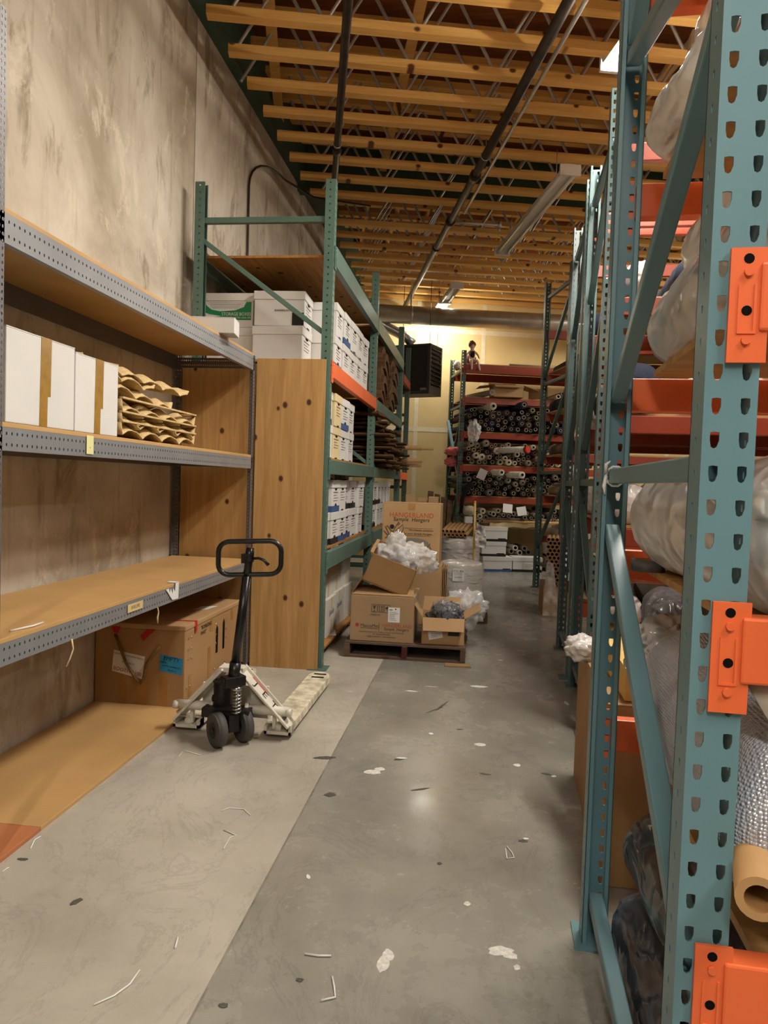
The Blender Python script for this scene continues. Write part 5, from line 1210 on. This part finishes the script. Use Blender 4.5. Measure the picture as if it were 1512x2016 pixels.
# a doll sitting at the left end of the top tier
Md = M5 @ Matrix.Translation((0.16, 0.15, 3.452))
dl = thing('rag_doll', 'rag doll with brown hair sitting on the top tier by the left upright', 'doll', M=Md)
def skin(name, pts, edges, mat, parent, sub=2):
    me = bpy.data.meshes.new(name); me.from_pydata([p[:3] for p in pts], edges, []); me.update()
    o = bpy.data.objects.new(name, me); COL.objects.link(o); o.parent = parent; me.materials.append(mat)
    sk = o.modifiers.new('skin', 'SKIN'); sk.use_smooth_shade = True
    for v, p in zip(me.skin_vertices[0].data, pts): v.radius = (p[3], p[3])
    me.skin_vertices[0].data[0].use_root = True
    ss = o.modifiers.new('sub', 'SUBSURF'); ss.levels = sub; ss.render_levels = sub
    return o
skin('body', [(0, 0, 0.05, 0.05), (0, 0.01, 0.14, 0.05), (0, 0.0, 0.21, 0.045), (0, 0, 0.25, 0.022), (0, -0.005, 0.30, 0.05), (0, -0.005, 0.345, 0.045), (0.055, 0, 0.21, 0.02), (0.10, -0.03, 0.15, 0.016), (0.11, -0.07, 0.09, 0.013), (-0.055, 0, 0.21, 0.02), (-0.10, -0.02, 0.15, 0.016), (-0.12, -0.05, 0.09, 0.013), (0.03, -0.06, 0.04, 0.03), (0.06, -0.14, 0.05, 0.025), (0.09, -0.17, -0.06, 0.02), (0.10, -0.19, -0.13, 0.018), (-0.03, -0.06, 0.04, 0.03), (-0.04, -0.15, 0.05, 0.025), (-0.04, -0.18, -0.05, 0.02), (-0.04, -0.2, -0.12, 0.018)],
     [(0, 1), (1, 2), (2, 3), (3, 4), (4, 5), (2, 6), (6, 7), (7, 8), (2, 9), (9, 10), (10, 11), (0, 12), (12, 13), (13, 14), (14, 15), (0, 16), (16, 17), (17, 18), (18, 19)], M_SKIN, dl)
bl = blob((0, 0.012, 0.335), (0.058, 0.05, 0.06), 0.35, 5, 3, 4); bl.build('hair', M_HAIR, dl)
q = MB(); q.cyl((0, 0.005, 0.03), (0, 0.005, 0.22), 0.068, 16, 0.05); q.build('dress', FABRICS[4], dl)
q = MB(); q.cyl((-0.018, -0.052, 0.315), (-0.018, -0.056, 0.315), 0.005, 8); q.cyl((0.018, -0.052, 0.315), (0.018, -0.056, 0.315), 0.005, 8); q.build('eyes', M_HOLE, dl)
bl = blob(M5 @ Vector((0.22, 0.55, 3.56)), (0.09, 0.1, 0.12), 0.3, 91, 3, 3); tag(bl.build('cloth_bundle', M_DARKRED), 'dark red cloth bundle behind the rag doll on the top tier', 'cloth')
bl = blob(M5 @ Vector((-0.0, 0.6, 3.50)), (0.06, 0.14, 0.08), 0.3, 92, 3, 3); tag(bl.build('cloth_bundle', FABRICS[8]), 'pale patterned cloth bundle between the two left uprights up high', 'cloth')
# file boxes on the floor before the back rack
def wide_box(label, u, y, z, kind, w=0.42, rz=0.0, txt=False):
    t = thing('file_box', label, 'file box', M=M5 @ TR(u, y, z, rz), group='file boxes on the floor before the back rack')
    w2, d2, h2 = w/2, 0.16, 0.245
    q = MB(); q.b2((-w2+0.006, -d2+0.006, 0), (w2-0.006, d2-0.006, h2-0.01)); q.build('body', M_WBOX, t, bevel=0.003)
    q = MB(); q.b2((-w2, -d2, h2-0.065), (w2, d2, h2)); q.build('lid', M_WBOX, t, bevel=0.003)
    q = MB(); q.b2((-w2+0.005, -d2+0.005, 0), (w2-0.005, d2-0.005, 0.042)); q.build('printed_band', M_NAVY if kind == 'navy' else M_BLKPR, t)
    q = MB(); q.b2((w2-0.16, -d2+0.003, 0.042), (w2-0.03, -d2+0.006, 0.056)); q.build('band_tab', M_BLKPR, t)
    if txt:
        q = MB(); q.b2((-0.07, -d2+0.003, 0.06), (0.15, -d2+0.006, 0.15)); lb = q.build('paper_label', M_PAPER, t)
        q = MB()
        for k_ in range(4): q.b2((-0.055, -d2+0.002, 0.075+k_*0.018), (0.06+0.02*(k_ % 3), -d2+0.003, 0.08+k_*0.018))
        q.build('printed_lines', M_GREYPR, lb)
wide_box('topmost white file box of the three-high stack before the back rack', 0.585, -0.08, 0.4925, 'black')
wide_box('middle white file box of the three-high stack before the back rack', 0.565, -0.10, 0.2465, 'black')
wide_box('lowest white file box with navy base under the three-high stack', 0.62, -0.16, 0.0, 'navy', 0.5)
wide_box('white file box with handwritten label on the floor right of the stack', 1.15, -0.13, 0.0, 'black', 0.50, -0.08, True)
wide_box('white file box on the floor behind the dark green upright, lower one', 1.75, -0.02, 0.0, 'black', 0.42)
wide_box('white file box behind the dark green upright, upper one', 1.73, -0.02, 0.2465, 'black', 0.42)
for k_, (u, z) in enumerate(((0.95, 0.31), (1.10, 0.29), (1.25, 0.30), (1.02, 0.37), (1.18, 0.365))):
    q = MB(); q.pipe(tuple(M5 @ Vector((u, 0.06, z))), tuple(M5 @ Vector((u+0.05*(k_-2), 0.95, z-0.03))), 0.045, 0.028, 14, 0, 1); tag(q.build('fabric_roll', [FABRICS[(2, 3, 5, 8, 2)[k_]], M_HOLE]), 'cream or taupe roll in the small heap above the labelled floor box', 'fabric roll', 'rolls above the labelled floor box')
# leaning dark boards left of the roll rack
for k_ in range(4):
    q = MB(); q.bar(M5 @ Vector((-0.52+0.12*k_, 0.1, 0.0)), M5 @ Vector((-0.36+0.12*k_, 0.75, 1.28-0.05*k_)), 0.10, 0.02, (0.3, -1, 0.5)); tag(q.build('leaning_board', M_BARK), 'dark board leaning at the left end of the roll rack', 'board', 'dark boards leaning by the roll rack')
# ------------------------------------------------------------------ right racks: wrapped goods
def wr(name, label, p0, p1, r, mat, seed, amp=0.07, M=M1, flat=1.0, cat='wrapped roll', group=None, pinch=0.35):
    return tag(wraproll(M @ Vector(p0), M @ Vector(p1), r, amp, seed, flat=flat, pinch=pinch).build(name, mat), label, cat, group)
# near rack, coordinates: x right of the end frame, y into the rack
wr('wrapped_roll', 'white plastic-wrapped roll lying on the plywood just above eye height', (0.19, 0.10, 1.885), (0.175, 1.10, 1.885), 0.12, M_WPL2, 3)
wr('wrapped_roll', 'pale wrapped roll lying higher behind the eye-height roll', (0.29, 0.15, 2.09), (0.25, 1.10, 2.10), 0.11, M_WPL, 5)
wr('wrapped_roll', 'plastic-wrapped roll at the right of the eye-height level', (0.44, 0.12, 1.895), (0.43, 1.1, 1.895), 0.125, M_WPL2, 6)
wr('wrapped_roll', 'large white plastic-wrapped roll bulging out past the wide teal upright', (0.215, -0.06, 1.345), (0.18, 1.10, 1.345), 0.15, M_WPL, 8, 0.06)
wr('wrapped_roll', 'white wrapped roll beside the large bulging one', (0.54, 0.05, 1.35), (0.52, 1.1, 1.35), 0.155, M_WPL2, 9)
wr('plastic_bag', 'white crumpled plastic bag on the high plywood level', (0.17, 0.70, 2.46), (0.125, 1.13, 2.47), 0.095, M_WPL, 12, 0.14, cat='plastic bag')
wr('wrapped_roll', 'grey wrapped roll lying high under the topmost beams', (0.38, 0.1, 2.49), (0.33, 1.12, 2.50), 0.12, M_WPL2, 13)
wr('wrapped_roll', 'upper grey wrapped roll resting on the high level rolls', (0.34, 0.25, 2.72), (0.26, 1.14, 2.73), 0.11, M_FILM2, 14)
q = MB(); q.box(tuple(M1 @ Vector((0.185, 1.12, 2.66))), (0.075, 0.03, 0.19), Matrix.Rotation(0.08, 3, 'Y')); t = tag(q.build('cardboard_sleeve', M_CARD2), 'cardboard sleeve end with printed label hanging high in the near rack', 'cardboard')
q = MB(); q.box((-0.005, -0.0165, 0.06), (0.055, 0.002, 0.10)); lb = q.build('paper_label', M_FOAMB, t)
q = MB(); q.box((0.01, -0.0182, 0.06), (0.008, 0.001, 0.075)); q.build('printed_lines', M_GREYPR, lb)
# paper tags among the rolls
for i, (x, y, z, w, h) in enumerate(((0.235, 1.05, 2.085, 0.045, 0.13), (0.205, 1.08, 1.99, 0.06, 0.085))):
    q = MB(); q.box(tuple(M1 @ Vector((x, y, z))), (w, 0.002, h), Matrix.Rotation(0.1*i-0.05, 3, 'Y')); tag(q.build('paper_tag', (M_CARD2, M_PAPER)[i]), ('buff paper tag hanging among the rolls above eye height', 'white paper tag hanging under the buff tag above eye height')[i], 'tag')
# tape roll
tt = Matrix.Translation((0.50, 1.98, 1.194))
p = onz(1281, 1127, 1.194)
t = thing('tape_roll', 'grey duct tape roll lying on the plywood edge between the teal uprights', 'tape', M=Matrix.Translation(p + Vector((0, 0.035, 0))))
q = MB(); q.pipe((0, 0, 0), (0, 0, 0.032), 0.046, 0.036, 24); q.build('tape', M_DGREY, t)
q = MB(); q.pipe((0, 0, 0.001), (0, 0, 0.031), 0.0365, 0.033, 24); q.build('core', M_TUBE, t)
# bubble foam roll with its cardboard core
t = thing('bubble_foam_roll', 'silver bubble foam roll with cardboard core on the lowest plywood level', 'foam roll', M=M1 @ Matrix.Translation((0.225, 0.4, 0.68)))
f_ = wraproll(M1 @ Vector((0.245, -0.02, 0.895)), M1 @ Vector((0.225, 0.85, 0.895)), 0.205, 0.05, 17, 40, 30, 1.0, 0.55); f_.build('foam', M_BUB, t, world=True)
f_ = wraproll(M1 @ Vector((0.66, 0.0, 0.89)), M1 @ Vector((0.64, 0.95, 0.89)), 0.195, 0.06, 19, 40, 30, 1.0, 0.6); tag(f_.build('bubble_foam_roll', M_BUB), 'silver bubble foam roll behind the one with the cardboard core', 'foam roll')
q = MB(); q.pipe(M1 @ Vector((0.047, -0.09, 0.852)), M1 @ Vector((0.20, 0.5, 0.86)), 0.032, 0.02, 20, 0, 1); q.build('core_tube', [M_TUBE, M_CARDIN], t, world=True)
sh_ = sheet([M1 @ Vector((0.048, 0.02, 1.13)), M1 @ Vector((0.6, 0.02, 1.125)), M1 @ Vector((0.6, 0.0, 0.86)), M1 @ Vector((0.15, 0.0, 0.96))], 8, 6, 12, 0.01, 3); tag(sh_.build('cardboard_sheet', M_FOAMB, solid=0.004), 'pale cardboard sheet lying against the bubble foam under the orange beam', 'cardboard')
bl = blob(M1 @ Vector((0.13, 0.88, 0.98)), (0.10, 0.12, 0.10), 0.3, 51, 4, 2.6); tag(bl.build('foam_scrap', M_WPL2), 'crumpled foam scrap with pink ribbon on top of the bubble foam', 'foam')
bl = blob(M1 @ Vector((0.16, 0.80, 1.045)), (0.022, 0.02, 0.06), 0.5, 53, 3, 3); tag(bl.build('ribbon', M_PINK), 'pink and white ribbon knot on the bubble foam', 'ribbon')
sh_ = sheet([M1 @ Vector((0.05, 1.02, 1.165)), M1 @ Vector((0.34, 0.75, 1.165)), M1 @ Vector((0.26, 0.72, 0.99)), M1 @ Vector((0.13, 0.95, 1.02))], 10, 10, 22, 0.03, 4); tag(sh_.build('plastic_sheet', M_FILMG), 'translucent plastic sheet hanging under the plywood with the tape roll', 'plastic')
# black wrapped rolls on the floor
for i, (p0, p1, r, l) in enumerate((((0.165, 0.03, 0.122), (0.15, 1.09, 0.122), 0.116, 'black plastic-wrapped roll on the floor nearest the teal uprights'),
                                    ((0.415, 0.03, 0.133), (0.40, 1.10, 0.133), 0.127, 'black plastic-wrapped roll on the floor, second from the uprights'),
                                    ((0.25, 0.02, 0.355), (0.185, 1.10, 0.36), 0.125, 'black plastic-wrapped roll resting on top of the two floor rolls'),
                                    ((0.53, 0.03, 0.40), (0.52, 1.1, 0.40), 0.13, 'black plastic-wrapped roll on the right of the upper black roll'),
                                    ((0.69, 0.05, 0.135), (0.68, 1.1, 0.135), 0.13, 'black plastic-wrapped roll on the floor, third from the uprights'))):
    wr('wrapped_roll', l, p0, p1, r, M_BPL, 30+i, 0.08)
# cartons behind the near rack
t = carton('cardboard_box', 'tall brown carton standing right behind the back teal upright', 'box', TR(0.80, 2.93, 0.0, -0.03), 0.60, 0.62, 0.66, M_CARD2)
q = MB(); q.b2((-0.298, -0.311, 0.52), (0.3, -0.3095, 0.62)); q.build('yellow_tape', M_YTAPE, t)
t = carton('cardboard_box', 'brown carton on top of the one behind the back upright', 'box', TR(0.84, 2.95, 0.662, -0.03), 0.56, 0.58, 0.12, M_YTAPE)
for i, x in enumerate((0.75, 1.05)):
    wr('wrapped_roll', ('black wrapped roll lying on the yellow-topped carton', 'second black wrapped roll on the yellow-topped carton')[i], (x, 2.75, 0.90), (x+0.1, 3.35, 0.90), 0.105, M_BPL, 60+i, 0.1, Matrix.Identity(4))
bl = blob((0.50, 3.35, 0.70), (0.075, 0.10, 0.055), 0.3, 55, 4, 2.6); tag(bl.build('plastic_bag', M_WPL2), 'white plastic bag end sticking into the aisle behind the near rack', 'plastic bag')
t = carton('cardboard_box', 'brown carton holding the white bag end behind the near rack', 'box', TR(0.80, 3.45, 0.0, -0.03), 0.56, 0.36, 0.645, M_CARD2)
# clutter on the racks beyond
g2 = 'wrapped goods on the farther right racks'
k_ = 0
for M_, rn in ((MW[R2.name], 'second'), (MW[R3.name], 'third')):
    for li, z in enumerate((0.62, 1.22, 1.86, 2.52)):
        for i in range(4):
            r = 0.10+0.02*((k_*7) % 3); x = 0.17 + i*0.31; k_ += 1
            wr('wrapped_roll', 'wrapped roll %s from the aisle on level %s of the %s right rack' % (NTH[i], ('one', 'two', 'three', 'four')[li], rn), (x, -0.05+0.05*(k_ % 3), z+r), (x+0.02, 1.05, z+r), r, (M_WPL, M_WPL2, FABRICS[5], M_WPL2, FABRICS[9])[k_ % 5], 100+k_, 0.1, M_, group=g2)
for i, z in enumerate((0.6, 1.2, 1.84, 2.5)):
    for M_, rn in ((MW[R2.name], 'second'), (MW[R3.name], 'third')):
        deck('plywood_deck', 'plywood deck on level %s of the %s right rack' % (('one', 'two', 'three', 'four')[i], rn), 0.10, 2.5, 0.05, 1.02, z+0.001, M_PLYB, M_)
M4 = MW[R4.name]
for li, z in enumerate((0.76, 1.32, 1.87, 2.47, 3.02)):
    deck('plywood_deck', 'plywood deck on level %s of the tallest dark green rack' % ('one', 'two', 'three', 'four', 'five')[li], 0.06, 2.38, 0.05, 1.02, z-0.018, M_PLYB, M4)
    for i in range(4):
        r = 0.05+0.012*((li+i*2) % 4)
        fabric_roll(M4 @ Matrix.Translation((0.12+i*0.16, -0.1+0.05*(i % 3), z+r+0.001)) @ Matrix.Rotation(0.05*(i % 3-1), 4, 'Z'), round(r, 3), 1.15, 0.024, FABRICS[(8, 3, 2, 0, 6, 8)[(i+li) % 6]], 'fabric roll %s from the aisle on level %s of the tallest rack' % (NTH[i], ('one', 'two', 'three', 'four', 'five')[li]), 'fabric rolls on the tallest dark green rack')
bl = blob(M4 @ Vector((0.15, 0.1, 1.62)), (0.12, 0.2, 0.10), 0.3, 57, 3, 2.6); tag(bl.build('plastic_bag', M_WPL), 'white plastic bag lying on the rolls behind the horizontal brace', 'plastic bag')
sh_ = sheet([M4 @ Vector((0.02, -0.15, 1.18)), M4 @ Vector((0.3, -0.1, 1.2)), M4 @ Vector((0.25, -0.12, 0.85)), M4 @ Vector((-0.05, -0.15, 0.9))], 8, 8, 24, 0.06, 4); tag(sh_.build('plastic_sheet', M_WPL2), 'pale plastic sheet hanging over the tallest rack second level', 'plastic')
# honeycomb bundle of cardboard tubes at the aisle edge
hb_ = 0
for r_ in range(13):
    for c in range(4):
        x = 0.80 + c*0.046 + (0.023 if r_ % 2 else 0); z = 0.36 + r_*0.0405
        q = MB(); q.pipe((x, 8.15, z), (x+0.07, 8.75, z), 0.0225, 0.0185, 10, 0, 1)
        tag(q.build('cardboard_tube', [M_TUBE, M_CARDIN]), 'brown cardboard tube in the honeycomb bundle standing at the right aisle edge', 'tube', 'honeycomb bundle of tubes')
q = MB(); q.b2((0.77, 8.17, 0.0), (1.05, 8.72, 0.335)); tag(q.build('cardboard_box', M_CARD2), 'brown carton under the honeycomb bundle of tubes', 'box')
sh_ = sheet([(0.79, 8.12, 0.62), (0.86, 8.10, 0.58), (0.93, 8.02, 0.02), (0.76, 8.05, 0.02)], 10, 24, 31, 0.07, 5); tag(sh_.build('plastic_sheet', M_FILM3), 'clear crinkled plastic sheet hanging at the honeycomb bundle to the floor', 'plastic')
# thin ties knotted on the near rack braces
for i, (p0, l) in enumerate((((0.0, 1.12, 1.46), 'white plastic tie knotted round the horizontal teal brace'),)):
    q = MB(); c = M1 @ Vector(p0)
    q.tube([c+Vector((0.028*math.cos(a*PI/5), 0, 0.03*math.sin(a*PI/5))) for a in range(10)], 0.004, 6, True); q.tube([c+Vector((-0.028, -0.005, 0.0)), c+Vector((-0.034, -0.012, -0.03)), c+Vector((-0.03, -0.01, -0.055))], [0.005, 0.006, 0.002], 6); q.tube([c+Vector((-0.028, -0.005, 0.01)), c+Vector((-0.03, -0.014, 0.035)), c+Vector((-0.02, -0.02, 0.045))], [0.005, 0.006, 0.002], 6)
    tag(q.build('plastic_tie', M_PAPER), l, 'tie')
# ------------------------------------------------------------------ litter on the floor
def scrap(px, py, w, d, rz, label, mat=M_PAPER, n=7, seed=0):
    p = onz(px, py, 0.0); rr = random.Random(seed+px)
    pts = [(w/2*math.cos(2*PI*a/n)*rr.uniform(0.55, 1), d/2*math.sin(2*PI*a/n)*rr.uniform(0.55, 1)) for a in range(n)]
    q = MB(); q.prism(pts, TR(p.x, p.y, 0.0006, rz), 0.0018)
    return tag(q.build('paper_scrap', mat), label, 'litter', 'scraps on the aisle floor')
def strand(pts, r, label, mat=M_PAPER):
    q = MB(); q.tube([onz(a, b, 0.0)+Vector((0, 0, r+0.0005)) for a, b in pts], r, 6)
    return tag(q.build('plastic_strand', mat), label, 'litter', 'strands on the aisle floor')
scrap(942, 1352, 0.14, 0.06, 0.1, 'flat white paper scrap lying off the pallet corner in the aisle')
scrap(810, 1361, 0.10, 0.03, -0.1, 'thin white scrap in front of the dark pallet')
scrap(945, 1467, 0.09, 0.06, 0.0, 'torn grey-white scrap in mid aisle beyond the light spot', M_FLAKE)
scrap(790, 1493, 0.09, 0.025, 0.1, 'narrow pale scrap near the light spot on the floor')
scrap(848, 1445, 0.035, 0.04, 0.5, 'tiny white scrap beside the dark scuff in mid aisle')
scrap(1018, 1507, 0.05, 0.05, 0.2, 'small greyish scrap right of the light spot', M_FLAKE)
scrap(1090, 1529, 0.035, 0.03, 0.3, 'tiny white scrap near the brown carton')
scrap(1035, 1652, 0.03, 0.02, 0.1, 'tiny white scrap above the looped strand')
scrap(848, 1352, 0.12, 0.012, 0.0, 'thin white strip before the pallet centre')
scrap(690, 1362, 0.06, 0.012, -0.1, 'white sliver on the pale slab near the fork tip')
scrap(985, 1300, 0.06, 0.02, 0.2, 'white sliver far down the aisle beside the pallet')
scrap(607, 1727, 0.018, 0.04, 0.3, 'small white fleck on the slab joint')
scrap(1175, 1800, 0.05, 0.015, 0.3, 'white fleck beside the teal foot plate')
strand([(185, 1980), (225, 1962), (255, 1940), (275, 1912)], 0.0025, 'curved white plastic strand on the pale slab at lower left')
strand([(632, 1972), (660, 1966), (658, 1945), (654, 1925)], 0.003, 'bent white plastic strand on the dark slab at the bottom')
strand([(440, 1672), (453, 1650), (465, 1646), (440, 1635)], 0.002, 'zigzag white strand on the pale slab')
strand([(345, 1868), (350, 1848)], 0.003, 'short straight white strand on the pale slab')
strand([(995, 1672), (998, 1692), (1012, 1690), (1008, 1680), (998, 1668)], 0.0025, 'looped white strand near the right rack')
strand([(600, 1880), (628, 1884), (652, 1884)], 0.003, 'straight dashed white strand across the dark slab')
strand([(435, 1598), (450, 1592), (480, 1594), (493, 1606)], 0.002, 'thin curled strand on the pale slab centre')
strand([(352, 1490), (362, 1478), (395, 1488)], 0.002, 'thin strand before the jack wheels')
strand([(5, 1718), (14, 1711), (18, 1710)], 0.0025, 'white strand at the edge of the reddish hardboard')
strand([(60, 1672), (68, 1655), (80, 1648)], 0.0025, 'white strand lying along the hardboard edge')
# worn paint patches and scuffs belong to the floor
def patch(px, py, w, d, rz, mat, seed, n=14, th=0.0006):
    p = onz(px, py, 0.0); rr = random.Random(seed)
    q = MB(); q.prism([(w/2*math.cos(2*PI*a/n)*rr.uniform(0.62, 1), d/2*math.sin(2*PI*a/n)*rr.uniform(0.62, 1)) for a in range(n)], TR(p.x, p.y, 0.0002, rz), th)
    o = q.build('floor_patch', mat); o['kind'] = 'structure'
for i, (px, py, w, d, rz, m_) in enumerate(((755, 1895, 0.045, 0.10, 0, M_FLAKE), (765, 1880, 0.04, 0.06, 0.3, M_FLAKE), (985, 1872, 0.09, 0.06, 0.2, M_FLAKE), (1005, 1882, 0.06, 0.04, -0.2, M_FLAKE), (1018, 1905, 0.025, 0.03, 0, M_FLAKE),
        (735, 1520, 0.10, 0.07, 0.4, M_FLAKE), (748, 1514, 0.06, 0.05, 0.2, M_FLAKE), (640, 1492, 0.13, 0.05, 0.3, M_STAIN), (870, 1390, 0.02, 0.28, -0.3, M_STAIN), (855, 1398, 0.012, 0.2, -0.6, M_STAIN), (905, 1436, 0.05, 0.02, 0.2, M_STAIN), (785, 1495, 0.06, 0.03, 0.5, M_STAIN), (828, 1554, 0.10, 0.02, 0.5, M_STAIN), (955, 1524, 0.07, 0.02, -0.2, M_STAIN), (1075, 1524, 0.07, 0.025, -0.3, M_STAIN), (1030, 1656, 0.05, 0.03, 0.1, M_STAIN), (150, 1776, 0.03, 0.055, -0.4, M_STAIN), (45, 1692, 0.05, 0.02, 0.1, M_STAIN), (650, 1565, 0.06, 0.05, 0.2, M_STAIN), (590, 1930, 0.025, 0.02, 0, M_STAIN), (920, 1780, 0.03, 0.03, 0, M_FLAKE), (440, 1980, 0.03, 0.02, 0, M_STAIN), (865, 1700, 0.02, 0.02, 0, M_STAIN), (1115, 1385, 0.03, 0.1, 0.1, M_FLAKE))):
    patch(px, py, w, d, rz, m_, 300+i, 14, 0.0005+i*0.00007)
for o, c_ in RP.values():
    bpy.data.objects.remove(c_); bpy.data.objects.remove(o)
# ------------------------------------------------------------------ world and view
w = bpy.data.worlds.new('world'); scene.world = w; w.use_nodes = True
w.node_tree.nodes['Background'].inputs[0].default_value = (1.0, 0.9, 0.78, 1); w.node_tree.nodes['Background'].inputs[1].default_value = 0.02
scene.view_settings.view_transform = 'Standard'; scene.view_settings.look = 'None'
scene.view_settings.exposure = 0.0; scene.view_settings.gamma = 1.0; scene.view_settings.use_curve_mapping = False
scene.cycles.use_denoising = True
scene.cycles.max_bounces = 8; scene.cycles.transparent_max_bounces = 24; scene.cycles.sample_clamp_indirect = 6.0
